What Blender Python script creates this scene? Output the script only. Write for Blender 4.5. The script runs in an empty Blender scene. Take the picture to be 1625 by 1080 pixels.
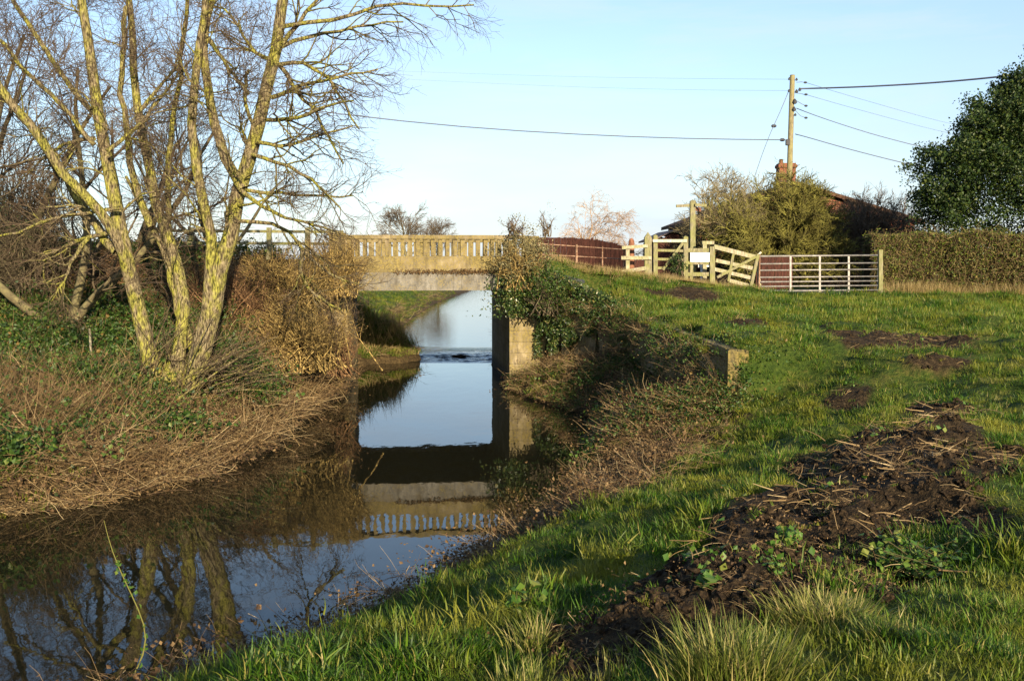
import bpy, math, random
import numpy as np
from mathutils import Vector, Matrix

# ------------------------------------------------------------------ camera, sky, sun, exposure
SC = bpy.context.scene
COL = SC.collection
CAMZ = 3.5
PITCH = math.radians(4.63)
F = 1580.0
cam = bpy.data.objects.new('camera', bpy.data.cameras.new('camera'))
COL.objects.link(cam)
cam.location = (0, 0, CAMZ)
cam.rotation_euler = (math.radians(90) - PITCH, 0, 0)
cam.data.sensor_width = 36.0
cam.data.lens = 36.0 * F / 1625.0
cam.data.clip_start = 0.05
cam.data.clip_end = 5000
SC.camera = cam

SUN_AZ, SUN_EL = 162.0, 17.0      # azimuth clockwise from +Y
world = bpy.data.worlds.new('World')
SC.world = world
world.use_nodes = True
wn, wl = world.node_tree.nodes, world.node_tree.links
wn.clear()
sky = wn.new('ShaderNodeTexSky'); sky.sky_type = 'NISHITA'; sky.sun_disc = False
sky.sun_elevation = math.radians(SUN_EL); sky.sun_rotation = math.radians(SUN_AZ)
sky.altitude = 20; sky.air_density = 1.0; sky.dust_density = 0.6; sky.ozone_density = 2.2
bg = wn.new('ShaderNodeBackground'); bg.inputs['Strength'].default_value = 0.105
wo = wn.new('ShaderNodeOutputWorld')
# faint streaks of high cirrus over the clear sky
tc = wn.new('ShaderNodeTexCoord')
mp = wn.new('ShaderNodeMapping'); mp.inputs['Scale'].default_value = (1.2, 1.0, 7.0); mp.inputs['Rotation'].default_value = (0.25, 0.1, 0.3)
nz = wn.new('ShaderNodeTexNoise'); nz.inputs['Scale'].default_value = 1.6; nz.inputs['Detail'].default_value = 6; nz.inputs['Roughness'].default_value = 0.55
rp = wn.new('ShaderNodeMapRange'); rp.inputs['From Min'].default_value = 0.42; rp.inputs['From Max'].default_value = 0.80; rp.inputs['To Min'].default_value = 0.42; rp.inputs['To Max'].default_value = 0.78
mx = wn.new('ShaderNodeMixRGB'); mx.inputs['Color2'].default_value = (2.45, 2.85, 3.75, 1)
wl.new(tc.outputs['Generated'], mp.inputs['Vector']); wl.new(mp.outputs[0], nz.inputs['Vector'])
sz = wn.new('ShaderNodeSeparateXYZ'); wl.new(tc.outputs['Generated'], sz.inputs[0])
ve = wn.new('ShaderNodeMapRange'); wl.new(sz.outputs['Z'], ve.inputs[0]); ve.inputs[2].default_value = .60; ve.inputs[3].default_value = 1.15; ve.inputs[4].default_value = .05; ve.inputs[2].default_value = .42
mu = wn.new('ShaderNodeMath'); mu.operation = 'MULTIPLY'; wl.new(rp.outputs[0], mu.inputs[0]); wl.new(ve.outputs[0], mu.inputs[1])
wl.new(nz.outputs['Fac'], rp.inputs['Value']); wl.new(mu.outputs[0], mx.inputs['Fac'])
m2 = wn.new('ShaderNodeMixRGB'); m2.inputs['Color2'].default_value = (3.7, 3.8, 4.0, 1)
n2_ = wn.new('ShaderNodeTexNoise'); n2_.inputs['Scale'].default_value = 2.3; n2_.inputs['Detail'].default_value = 7; n2_.inputs['Roughness'].default_value = .62; n2_.inputs['Distortion'].default_value = .6
r2_ = wn.new('ShaderNodeMapRange'); r2_.inputs[1].default_value = .50; r2_.inputs[2].default_value = .78; r2_.inputs[4].default_value = .42
wl.new(mp.outputs[0], n2_.inputs['Vector']); wl.new(n2_.outputs['Fac'], r2_.inputs[0]); wl.new(r2_.outputs[0], m2.inputs['Fac'])
wl.new(sky.outputs[0], mx.inputs['Color1']); wl.new(mx.outputs[0], m2.inputs['Color1']); wl.new(m2.outputs[0], bg.inputs['Color']); wl.new(bg.outputs[0], wo.inputs['Surface'])

sl = bpy.data.lights.new('sun', 'SUN'); sl.energy = 5.0; sl.angle = math.radians(0.55); sl.color = (1.0, 0.83, 0.58)
sun = bpy.data.objects.new('sun', sl); COL.objects.link(sun)
_a, _e = math.radians(SUN_AZ), math.radians(SUN_EL)
SUND = Vector((math.sin(_a) * math.cos(_e), math.cos(_a) * math.cos(_e), math.sin(_e)))
sun.rotation_euler = (-SUND).to_track_quat('-Z', 'Y').to_euler()
sun.location = SUND * 60

SC.view_settings.view_transform = 'Standard'
SC.view_settings.look = 'None'
SC.view_settings.exposure = 1.2
SC.view_settings.gamma = 1.0
SC.view_settings.use_curve_mapping = False
SC.cycles.max_bounces = 6
SC.cycles.diffuse_bounces = 3
SC.cycles.glossy_bounces = 3
SC.cycles.transmission_bounces = 4
SC.cycles.transparent_max_bounces = 4

R = np.random.default_rng(11)

# ------------------------------------------------------------------ helpers
def U(px, py, Y):
    """photo pixel at world depth Y -> world point"""
    cp, sp = math.cos(PITCH), math.sin(PITCH)
    a, b = (px - 812.5) / F, (540 - py) / F
    d = np.array([a, cp + b * sp, -sp + b * cp])
    k = Y / d[1]
    return np.array([d[0] * k, Y, CAMZ + d[2] * k])

def tag(o, label=None, cat=None, group=None, kind=None):
    if label: o['label'] = label
    if cat: o['category'] = cat
    if group: o['group'] = group
    if kind: o['kind'] = kind
    return o

def empty(name, loc, label, cat, group=None):
    o = bpy.data.objects.new(name, None); COL.objects.link(o)
    o.location = loc; o.empty_display_size = 0.2
    bpy.context.view_layer.update() if False else None
    return tag(o, label, cat, group)

def npmesh(name, V, Fa, attr=None, smooth=False, mats=None, midx=None):
    V = np.asarray(V, dtype=np.float32).reshape(-1, 3)
    me = bpy.data.meshes.new(name)
    if not isinstance(Fa, list): Fa = [Fa]
    Fa = [np.asarray(f, dtype=np.int32) for f in Fa if len(f)]
    nl = sum(f.size for f in Fa); npoly = sum(len(f) for f in Fa)
    me.vertices.add(len(V)); me.vertices.foreach_set('co', V.ravel())
    me.loops.add(nl); me.polygons.add(npoly)
    me.loops.foreach_set('vertex_index', np.concatenate([f.ravel() for f in Fa]))
    tot = np.concatenate([np.full(len(f), f.shape[1], dtype=np.int32) for f in Fa])
    st = np.concatenate([[0], np.cumsum(tot)[:-1]]).astype(np.int32)
    me.polygons.foreach_set('loop_start', st)
    if midx is not None: me.polygons.foreach_set('material_index', np.asarray(midx, dtype=np.int32))
    me.polygons.foreach_set('use_smooth', np.full(npoly, bool(smooth)))
    if attr is not None:
        for k, a in attr.items():
            at = me.attributes.new(k, 'FLOAT', 'POINT'); at.data.foreach_set('value', np.asarray(a, dtype=np.float32).ravel())
    for m in (mats or []): me.materials.append(m)
    me.update(calc_edges=True)
    return me

def link(name, me, parent=None, kind=None):
    """mesh in WORLD coordinates; under a parent it is shifted to the parent's local frame"""
    o = bpy.data.objects.new(name, me); COL.objects.link(o)
    if parent is not None:
        o.parent = parent
        p = parent; off = Vector((0, 0, 0))
        while p is not None:
            off += p.location; p = p.parent
        if off.length > 0: me.transform(Matrix.Translation(-off))
    if kind: o['kind'] = kind
    return o

def smoothstep(t):
    t = np.clip(t, 0, 1); return t * t * (3 - 2 * t)

class MB:
    """collects boxes, bars, prisms and tubes, builds ONE mesh"""
    def __init__(s): s.v = []; s.f4 = []; s.f3 = []; s.n = 0; s.round = False
    def add(s, V, F4=(), F3=()):
        V = np.asarray(V, float); s.v.append(V)
        if len(F4): s.f4.append(np.asarray(F4) + s.n)
        if len(F3): s.f3.append(np.asarray(F3) + s.n)
        s.n += len(V); return s
    def hexa(s, b, t):
        """bottom ring 4 pts, top ring 4 pts (counter-clockwise)"""
        return s.add(np.vstack([b, t]), [[3, 2, 1, 0], [4, 5, 6, 7], [0, 1, 5, 4], [1, 2, 6, 5], [2, 3, 7, 6], [3, 0, 4, 7]])
    def box(s, c, size, ux=(1, 0), bev=0.0):
        ux = np.array([ux[0], ux[1], 0.0]); ux /= np.linalg.norm(ux); uy = np.array([-ux[1], ux[0], 0]); uz = np.array([0, 0, 1.0])
        c = np.array(c, float); a, b, h = size[0] / 2, size[1] / 2, size[2] / 2
        if bev <= 0:
            rb = [c + ux * i * a + uy * j * b - uz * h for i, j in ((-1, -1), (1, -1), (1, 1), (-1, 1))]
            return s.hexa(np.array(rb), np.array(rb) + uz * 2 * h)
        # bevelled: stack of rings
        def ring(k, z): return [c + ux * i * (a - k) + uy * j * (b - k) + uz * z for i, j in ((-1, -1), (1, -1), (1, 1), (-1, 1))]
        rs = [ring(bev, -h), ring(0, -h + bev), ring(0, h - bev), ring(bev, h)]
        V = np.vstack(rs); f = [[3, 2, 1, 0], [12, 13, 14, 15]]
        for k in range(3):
            for i in range(4):
                j = (i + 1) % 4; f.append([k * 4 + i, k * 4 + j, k * 4 + 4 + j, k * 4 + 4 + i])
        return s.add(V, f)
    def bar(s, p, q, w, d, up=(0, 0, 1), jit=0.0):
        """rectangular bar from p to q, w across (along up), d thick"""
        p = np.array(p, float); q = np.array(q, float); t = q - p; t /= np.linalg.norm(t)
        u = np.array(up, float); n = np.cross(t, u)
        if np.linalg.norm(n) < 1e-3: n = np.cross(t, (0, 1, 0))
        n /= np.linalg.norm(n); u = np.cross(n, t)
        r = lambda c: np.array([c - u * w / 2 - n * d / 2, c - u * w / 2 + n * d / 2, c + u * w / 2 + n * d / 2, c + u * w / 2 - n * d / 2])
        return s.hexa(r(p)[::-1], r(q)[::-1])
    def tube(s, P, r, k=8, cap=True):
        V, Fq = tube_np(np.asarray(P, float)[None], np.broadcast_to(np.asarray(r, float), (len(P),))[None], k)
        s.add(V, Fq); s.round = True
        if cap:
            n = len(P)
            f = [[s.n - n * k + (n - 1) * k + i for i in range(k)]]
            if k == 4: s.f4.append(np.array(f))
            else:
                b = s.n - k; s.f3.append(np.array([[b, b + i, b + i + 1] for i in range(1, k - 1)]))
                b = s.n - n * k; s.f3.append(np.array([[b, b + i + 1, b + i] for i in range(1, k - 1)]))
        return s
    def build(s, name, mat, parent=None, kind=None, smooth=None, attr=None):
        smooth = s.round if smooth is None else smooth
        fs = []
        if s.f4: fs.append(np.vstack(s.f4))
        if s.f3: fs.append(np.vstack(s.f3))
        me = npmesh(name, np.vstack(s.v), fs, mats=[mat], smooth=smooth, attr=attr)
        return link(name, me, parent, kind)

def tube_np(P, r, k):
    """P (N,n,3), r (N,n) -> verts, quads"""
    N, n, _ = P.shape
    T = np.gradient(P, axis=1); T /= np.linalg.norm(T, axis=2, keepdims=True) + 1e-9
    ref = np.where(np.abs(T[:, :1, 2:3]) > 0.8, np.array([1.0, 0, 0]), np.array([0, 0, 1.0]))
    ref = np.broadcast_to(ref, T.shape)
    A = np.cross(T, ref); A /= np.linalg.norm(A, axis=2, keepdims=True) + 1e-9
    B = np.cross(T, A)
    an = np.arange(k) * 2 * np.pi / k
    V = P[:, :, None, :] + r[:, :, None, None] * (A[:, :, None, :] * np.cos(an)[None, None, :, None] + B[:, :, None, :] * np.sin(an)[None, None, :, None])
    base = (np.arange(N)[:, None, None] * n + np.arange(n - 1)[None, :, None]) * k
    i = np.arange(k)[None, None, :]; j = (i + 1) % k
    Fq = np.stack([base + i, base + i + k, base + j + k, base + j], axis=-1).reshape(-1, 4)
    return V.reshape(-1, 3), Fq

# value noise
_P = R.random((256, 256)).astype(np.float32)
def vnoise(x, y):
    x0 = np.floor(x).astype(int); y0 = np.floor(y).astype(int); fx = x - x0; fy = y - y0
    fx = fx * fx * (3 - 2 * fx); fy = fy * fy * (3 - 2 * fy)
    g = lambda a, b: _P[a & 255, b & 255]
    return (g(x0, y0) * (1 - fx) + g(x0 + 1, y0) * fx) * (1 - fy) + (g(x0, y0 + 1) * (1 - fx) + g(x0 + 1, y0 + 1) * fx) * fy
def fbm(x, y, o=4):
    s = 0; a = 0.5; t = 0
    for k in range(o):
        s = s + a * (vnoise(x * 2 ** k + 17 * k, y * 2 ** k + 5 * k) - 0.5); t += a; a *= 0.5
    return s / t * 2

# ------------------------------------------------------------------ terrain
LB = np.array([(-60, 5), (-30, 7.5), (-16, 9.8), (-10, 11.9), (-6.9, 13.4), (-5.97, 14.25), (-5.1, 15.7), (-4.6, 17.7), (-4.5, 19.5), (-4.6, 23.2), (-4.5, 26.0), (-4.46, 27.0),
               (-5.06, 32.6), (-4.7, 33.4), (-3.7, 33.7), (-3.2, 34.6), (-3.9, 36.0), (-5.3, 38.5), (-5.8, 47), (-6.2, 80), (-5, 110), (-2, 200), (20, 500)], float)
RB = np.array([(-60, -12), (-30, -7), (-14, -2), (-8, 2.5), (-4.8, 5.8), (-3.2, 7.4), (-2.35, 8.35), (-1.85, 9.05), (-1.15, 10.1), (-.5, 11.4), (0.0, 12.5), (.58, 13.7), (1.18, 15.9), (1.73, 19.2), (1.9, 21.9), (.75, 24.3), (.15, 26.0), (-.066, 27.48),
               (-.67, 33.0), (-.3, 36), (-.3, 47), (-.5, 80), (0.5, 110), (5, 200), (30, 500)], float)
def pdist(x, y, PL):
    d = np.full(x.shape, 1e9)
    for a, b in zip(PL[:-1], PL[1:]):
        ab = b - a; t = np.clip(((x - a[0]) * ab[0] + (y - a[1]) * ab[1]) / (ab @ ab), 0, 1)
        d = np.minimum(d, np.hypot(x - a[0] - t * ab[0], y - a[1] - t * ab[1]))
    return d
def inpoly(x, y, PL):
    c = np.zeros(x.shape, bool); n = len(PL)
    for i in range(n):
        a, b = PL[i], PL[(i + 1) % n]
        if a[1] == b[1]: continue
        k = ((a[1] > y) != (b[1] > y)) & (x < (b[0] - a[0]) * (y - a[1]) / (b[1] - a[1]) + a[0])
        c ^= k
    return c
RIVER = np.vstack([LB, RB[::-1]])
BA = np.array([-4.46, 27.0]); BU = np.array([.9942, .108]); BV = np.array([-.108, .9942]); BW = 4.42; BD = 5.6
BC = BA + BU * BW / 2 + BV * BD / 2
W0, W1, W2 = np.array([.78, 27.5]), np.array([2.75, 25.0]), np.array([3.50, 16.0])
DIRT = []     # (x, y, rx, ry, ang, strength)

def road_z(x): return 3.5 - .33 * smoothstep((x - .9) / 1.3) - .72 * smoothstep((x - 1.0) / 8.0)
def zp(x, y): return 1.9 + .60 * np.clip((y - 6) / 24, 0, 1) - .10 * np.clip(x - 10.5, 0, 6) * smoothstep((y - 14) / 10)
def wall_side(x, y):
    """>0 on the river side of the wing wall"""
    xw = np.interp(y, [16.0, 25.0, 27.5], [3.50, 2.75, .78]); return xw - x
def dirtmask(x, y):
    m = np.zeros(x.shape)
    for cx, cy, rx, ry, an, s in DIRT:
        c, si = math.cos(an), math.sin(an)
        u = ((x - cx) * c + (y - cy) * si) / rx; v = (-(x - cx) * si + (y - cy) * c) / ry
        m = np.maximum(m, s * np.clip(1.6 - (u * u + v * v), 0, 1))
    n = fbm(x * 1.7 + 3, y * 1.7, 4)
    return smoothstep((m + n * 0.8 - 0.18) * 2.6) * (m > 0)
def hraw(x, y):
    x = np.asarray(x, float); y = np.asarray(y, float)
    dl, dr = pdist(x, y, LB), pdist(x, y, RB)
    ins = inpoly(x, y, RIVER)
    left = dl < dr
    jn = (fbm(x * .9 + 2, y * .9, 3) * .45 - .12) * smoothstep((24 - y) / 2)
    dl = np.where(ins, dl, np.maximum(0, dl + np.where(left, jn, jn * .5))); dr = np.where(ins, dr, np.maximum(0, dr + np.where(left, 0, jn * .5)))
    # left bank shelf
    zl = 0.42 * smoothstep(dl / 0.45) + 0.55 * smoothstep(dl / 2.6) + 0.05 * np.clip(dl - 2, 0, 8)
    zfar = 2.3 * (1 - (1 - np.clip(dl / 5.5, 0, 1)) ** 1.5)
    zl = np.where(y > 34, np.maximum(np.where(y < 38, 0.55 * smoothstep(dl / .7) + .18 * dl, zfar), 0), zl)
    # right
    t = np.clip(dr / (6.3 + 1.2 * smoothstep((y - 9.5) / 2) * smoothstep((15 - y) / 2)), 0, 1)
    zr = zp(x, y) * (1 - (1 - t) ** 1.6)
    ws = wall_side(x, y)
    foot = np.interp(y, [15, 16, 18, 21, 24, 26, 27.5], [1.5, 1.5, 1.75, 1.82, 1.55, .85, .35])
    berm = np.minimum(zr + .3, np.minimum(.06 + .85 * dr, foot + .15 * fbm(x * 1.1, y * 1.1)))
    k = smoothstep((y - 15.4) / .7) * (y < 27.7)
    behind = zp(x, y)
    kb = smoothstep((y - 12.2) / 4.2) * (y < 27.7); kx = smoothstep((-ws - .1) / 2.2); ky = smoothstep((y - 15.3) / .6); kb = kb * (kx * (1 - ky) + ky)
    zr = np.where(ws > -0.12, zr * (1 - k) + berm * k, zr * (1 - kb) + behind * kb)
    zr = np.where(y > 34, 2.3 * (1 - (1 - np.clip(dr / 5, 0, 1)) ** 1.5), zr)
    z = np.where(left, zl, zr)
    # road embankment
    e = (x - BC[0]) * BV[0] + (y - BC[1]) * BV[1]
    s = (x - BC[0]) * BU[0] + (y - BC[1]) * BU[1]
    sl = np.where(e < 0, np.where(x < -3, .36, .30), .55)
    emb = road_z(x) - np.maximum(0, np.abs(e) - 3.0) * sl
    d = np.minimum(dl, dr)
    clampd = np.where(np.abs(e) < 2.9, np.where(d < .3, -.5, 99), .15 + .95 * d)
    emb = np.minimum(emb, clampd)
    block = (~left) & (ws > -0.12) & (y < 27.6)
    emb = np.where(block, -9, emb)
    kk = .35
    sm_ = .5 * (z + emb + np.sqrt((z - emb) ** 2 + .06))
    z = np.where(np.abs(e) < 2.9, emb, np.where(emb < z - 1, z, sm_))
    z = np.where(ins, -0.75 * np.clip(d / .5, 0, 1), z)
    # far plain
    return z, d, ins, left
def hz(x, y, fine=True):
    z, d, ins, left = hraw(x, y)
    e = (x - BC[0]) * BV[0] + (y - BC[1]) * BV[1]
    land = np.clip(d * 1.2, 0, 1) * (~ins) * np.where(np.abs(e) < 3, .15, 1)
    amp = np.where(left, .26, .21)
    z = z + land * amp * (fbm(x * .9, y * .9, 4) + .6 * fbm(x * 2.3 + 9, y * 2.3, 3))
    dm = dirtmask(x, y)
    z = z + dm * (.02 + .15 * fbm(x * 2.6, y * 2.6, 4)) * (1 - .6 * smoothstep((y - 12) / 10))
    return z
def h1(x, y): return float(hz(np.array([x]), np.array([y]))[0])
def hits(pxs):
    """photo pixels -> points where their rays meet the ground"""
    pxs = np.asarray(pxs, float); Ys = np.concatenate([np.arange(2, 20, .04), np.arange(20, 60, .15)])
    cp, sp = math.cos(PITCH), math.sin(PITCH)
    out = []
    for px, py in pxs:
        a, b = (px - 812.5) / F, (540 - py) / F
        k = Ys / (cp + b * sp); X = a * k; Z = CAMZ + (-sp + b * cp) * k
        g = np.maximum(hz(X, Ys), 0); i = np.argmax(Z < g)
        out.append((X[i], Ys[i], g[i]))
    return np.array(out)

def add_dirt(px, py, rpx, rpy, rot=0.0, s=1.0):
    x, y, z = hits([(px, py)])[0]
    a, b, c = hits([(px - rpx, py), (px + rpx, py), (px, py + rpy)])
    rx = max(.15, abs(b[0] - a[0]) / 2); ry = max(.25, abs(c[1] - y) * (1.5 if y < 11 else .75))
    return (x, y, rx, min(ry, (4 if y < 11 else 2.2) * rx), rot, s)
_d = [add_dirt(*q) for q in [
    (1110, 476, 38, 9), (1182, 508, 42, 13), (1440, 545, 115, 14), (1500, 572, 50, 12), (1342, 632, 45, 22), (1040, 466, 22, 5), (1305, 516, 14, 5),
    (1330, 745, 120, 40), (1480, 690, 90, 40), (1200, 930, 120, 40), (1500, 650, 70, 30), (1440, 715, 110, 42), (1390, 790, 150, 45), (1480, 800, 80, 50), (1270, 870, 140, 45), (1130, 915, 140, 45), (1010, 975, 100, 45), (950, 1040, 80, 40), (1080, 1000, 70, 35),
    (1150, 960, 60, 20)]]
DIRT.extend(_d)

# ------------------------------------------------------------------ materials
def nodes(name):
    m = bpy.data.materials.new(name); m.use_nodes = True
    nt = m.node_tree; nt.nodes.clear()
    out = nt.nodes.new('ShaderNodeOutputMaterial')
    return m, nt, out
def N(nt, t, **kw):
    n = nt.nodes.new('ShaderNode' + t)
    for k, v in kw.items():
        if k in n.inputs: n.inputs[k].default_value = v
        else: setattr(n, k, v)
    return n
def ramp(nt, fac, stops, interp='LINEAR'):
    r = nt.nodes.new('ShaderNodeValToRGB'); r.color_ramp.interpolation = interp
    e = r.color_ramp.elements
    while len(e) < len(stops): e.new(0.5)
    for i, (p, c) in enumerate(stops): e[i].position = p; e[i].color = (*c, 1)
    nt.links.new(fac, r.inputs[0]); return r.outputs[0]
def noise(nt, scale, detail=4, vec=None, rough=.55, stretch=None):
    n = N(nt, 'TexNoise', Scale=scale, Detail=detail, Roughness=rough)
    if vec is None:
        g = nt.nodes.new('ShaderNodeNewGeometry'); vec = g.outputs['Position']
    if stretch:
        m = nt.nodes.new('ShaderNodeMapping'); m.inputs['Scale'].default_value = stretch; nt.links.new(vec, m.inputs[0]); vec = m.outputs[0]
    nt.links.new(vec, n.inputs['Vector']); return n.outputs['Fac']
def mix(nt, f, a, b, mode='MIX'):
    m = nt.nodes.new('ShaderNodeMixRGB'); m.blend_type = mode
    for s, v in ((0, f), (1, a), (2, b)):
        if isinstance(v, (int, float)): m.inputs[s].default_value = v
        elif isinstance(v, tuple): m.inputs[s].default_value = (*v, 1)
        else: nt.links.new(v, m.inputs[s])
    return m.outputs[0]
def math_(nt, op, a, b=None, c=None):
    m = nt.nodes.new('ShaderNodeMath'); m.operation = op
    for i, v in enumerate((a, b, c)):
        if v is None: continue
        if isinstance(v, (int, float)): m.inputs[i].default_value = v
        else: nt.links.new(v, m.inputs[i])
    return m.outputs[0]
def maprange(nt, v, a, b, c=0., d=1.):
    m = nt.nodes.new('ShaderNodeMapRange'); nt.links.new(v, m.inputs[0])
    for i, q in enumerate((a, b, c, d)): m.inputs[i + 1].default_value = q
    return m.outputs[0]
def attr(nt, name):
    a = nt.nodes.new('ShaderNodeAttribute'); a.attribute_name = name; return a.outputs['Fac']
def bump(nt, h, st=.5, dist=.02):
    b = N(nt, 'Bump', Strength=st, Distance=dist); nt.links.new(h, b.inputs['Height']); return b.outputs[0]
def princ(nt, out, col, rough=.85, spec=.25, norm=None, metal=0.):
    p = nt.nodes.new('ShaderNodeBsdfPrincipled')
    if isinstance(col, tuple): p.inputs['Base Color'].default_value = (*col, 1)
    else: nt.links.new(col, p.inputs['Base Color'])
    if isinstance(rough, float): p.inputs['Roughness'].default_value = rough
    else: nt.links.new(rough, p.inputs['Roughness'])
    p.inputs['Specular IOR Level'].default_value = spec; p.inputs['Metallic'].default_value = metal
    if norm is not None: nt.links.new(norm, p.inputs['Normal'])
    nt.links.new(p.outputs[0], out.inputs['Surface']); return p
def leafmat(name, stops, patch=None, spec=.3, rough=.5, trans=.35, pscale=1.2):
    """stops over the per-leaf random 'v'; patch = (colour, low, high) world noise tint"""
    m, nt, out = nodes(name)
    c = ramp(nt, attr(nt, 'v'), [(p_, tuple(q_ * .82 for q_ in c_)) for p_, c_ in stops])
    if patch:
        f = maprange(nt, noise(nt, pscale, 3), patch[1], patch[2]); c = mix(nt, f, c, patch[0])
    p = princ(nt, out, c, rough, spec)
    t = nt.nodes.new('ShaderNodeBsdfTranslucent'); nt.links.new(mix(nt, 1.0, c, (1.0, 1.0, .55), 'MULTIPLY'), t.inputs['Color'])
    ms = nt.nodes.new('ShaderNodeMixShader'); ms.inputs[0].default_value = trans
    nt.links.new(p.outputs[0], ms.inputs[1]); nt.links.new(t.outputs[0], ms.inputs[2]); nt.links.new(ms.outputs[0], out.inputs['Surface'])
    return m
M = {}
M['grass'] = leafmat('grass_blades', [(0, (.022, .060, .004)), (.45, (.055, .135, .008)), (.8, (.11, .20, .014)), (.95, (.27, .25, .06)), (1, (.40, .33, .12))], ((.20, .20, .024), .47, .68), pscale=1.3)
M['tuft'] = leafmat('tuft_blades', [(0, (.06, .10, .012)), (.45, (.16, .20, .03)), (.8, (.32, .30, .08)), (1, (.52, .42, .18))])
M['straw'] = leafmat('straw_blades', [(0, (.18, .13, .05)), (.5, (.34, .25, .10)), (1, (.48, .38, .18))], trans=.2)
M['dead'] = leafmat('dead_stems', [(0, (.05, .028, .014)), (.4, (.14, .088, .038)), (.8, (.29, .20, .09)), (1, (.48, .37, .20))], trans=.05, rough=.7)
M['dead_leaf'] = leafmat('dead_leaves', [(0, (.05, .028, .014)), (.5, (.13, .075, .03)), (1, (.26, .17, .075))], trans=.15, rough=.7)
M['bramble'] = leafmat('bramble_leaves', [(0, (.015, .04, .006)), (.5, (.045, .10, .014)), (.85, (.11, .18, .03)), (.95, (.2, .22, .05)), (1, (.22, .12, .03))], spec=.4)
M['ivy'] = leafmat('ivy_leaves', [(0, (.016, .04, .010)), (.6, (.05, .095, .02)), (.9, (.13, .16, .04)), (1, (.24, .21, .07))], spec=.5, rough=.38, trans=.15)
M['holly'] = leafmat('evergreen_leaves', [(0, (.010, .022, .006)), (.5, (.026, .055, .010)), (.85, (.055, .085, .015)), (1, (.09, .11, .02))], spec=.28, rough=.5, trans=.15)
M['weed'] = leafmat('weed_leaves', [(0, (.05, .12, .015)), (.6, (.10, .20, .03)), (1, (.26, .28, .06))], spec=.3)
M['mosstwig'] = leafmat('mossy_twigs', [(0, (.08, .07, .025)), (.5, (.19, .18, .04)), (1, (.32, .29, .07))], trans=.05, rough=.8)

m, nt, out = nodes('bark')
f1 = noise(nt, 7, 5, stretch=(1, 1, .45)); f2 = noise(nt, 38, 4, stretch=(1, 1, .25)); f3 = noise(nt, 2.2, 3)
thick = maprange(nt, attr(nt, 'v'), .004, .014)
moss = maprange(nt, math_(nt, 'ADD', f1, math_(nt, 'MULTIPLY', f3, .8)), .80, 1.02)
gn_ = nt.nodes.new('ShaderNodeNewGeometry'); sn_ = nt.nodes.new('ShaderNodeSeparateXYZ'); nt.links.new(gn_.outputs['Normal'], sn_.inputs[0])
moss = math_(nt, 'MULTIPLY', moss, maprange(nt, sn_.outputs['X'], -.9, .7, 1.0, .7))
moss = math_(nt, 'MULTIPLY', moss, thick)
c = ramp(nt, f2, [(.36, (.035, .026, .016)), (.5, (.15, .12, .065)), (.64, (.27, .22, .13))])
c = mix(nt, moss, c, ramp(nt, f2, [(.38, (.05, .05, .010)), (.5, (.22, .215, .028)), (.66, (.36, .35, .05))]))
tw = maprange(nt, attr(nt, 'v'), .0035, .011)
c = mix(nt, tw, (.105, .072, .045), c)
princ(nt, out, c, .85, .2, bump(nt, math_(nt, 'ADD', f2, f1), 1., .06)); M['bark'] = m

m, nt, out = nodes('dark_bark')
f1 = noise(nt, 9, 4); tw = maprange(nt, attr(nt, 'v'), .004, .06)
c = mix(nt, tw, (.10, .072, .05), ramp(nt, f1, [(.3, (.07, .055, .035)), (.7, (.17, .15, .07))]))
princ(nt, out, c, .9, .15); M['bark_dark'] = m
m, nt, out = nodes('pale_bark')
c = mix(nt, maprange(nt, attr(nt, 'v'), .005, .06), (.36, .24, .14), (.17, .12, .08)); princ(nt, out, c, .85, .15); M['bark_pale'] = m

m, nt, out = nodes('mossy_branches')
c = ramp(nt, noise(nt, 2.5, 4), [(.35, (.05, .042, .018)), (.5, (.125, .115, .03)), (.66, (.23, .215, .05))])
princ(nt, out, c, .9, .1); M['bark_moss'] = m
m, nt, out = nodes('grey_bark')
princ(nt, out, ramp(nt, noise(nt, 3, 4), [(.35, (.11, .09, .055)), (.65, (.24, .20, .10))]), .9, .1); M['bark_grey'] = m
m, nt, out = nodes('soil_and_turf')
d = attr(nt, 'dirt'); w = attr(nt, 'side')
n1 = noise(nt, 1.3, 6); n2 = noise(nt, 14, 6); n3 = noise(nt, 70, 3)
turf = ramp(nt, math_(nt, 'ADD', math_(nt, 'MULTIPLY', n1, .5), math_(nt, 'MULTIPLY', n2, .5)), [(.35, (.02, .038, .006)), (.5, (.045, .07, .010)), (.62, (.10, .10, .022)), (.75, (.12, .085, .03))])
soil = ramp(nt, math_(nt, 'ADD', math_(nt, 'MULTIPLY', n2, .7), math_(nt, 'MULTIPLY', n3, .3)), [(.3, (.008, .006, .003)), (.5, (.030, .020, .010)), (.7, (.10, .068, .034))])
litter = ramp(nt, math_(nt, 'ADD', math_(nt, 'MULTIPLY', n2, .5), math_(nt, 'MULTIPLY', n3, .5)), [(.35, (.016, .012, .006)), (.52, (.055, .038, .018)), (.68, (.14, .10, .045))])
c = mix(nt, w, turf, litter); c = mix(nt, d, c, soil)
hh = math_(nt, 'ADD', n2, math_(nt, 'MULTIPLY', n3, .4))
princ(nt, out, c, maprange(nt, n2, .4, .7, .8, .98), .12, bump(nt, hh, 1., .06)); M['ground'] = m

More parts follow.
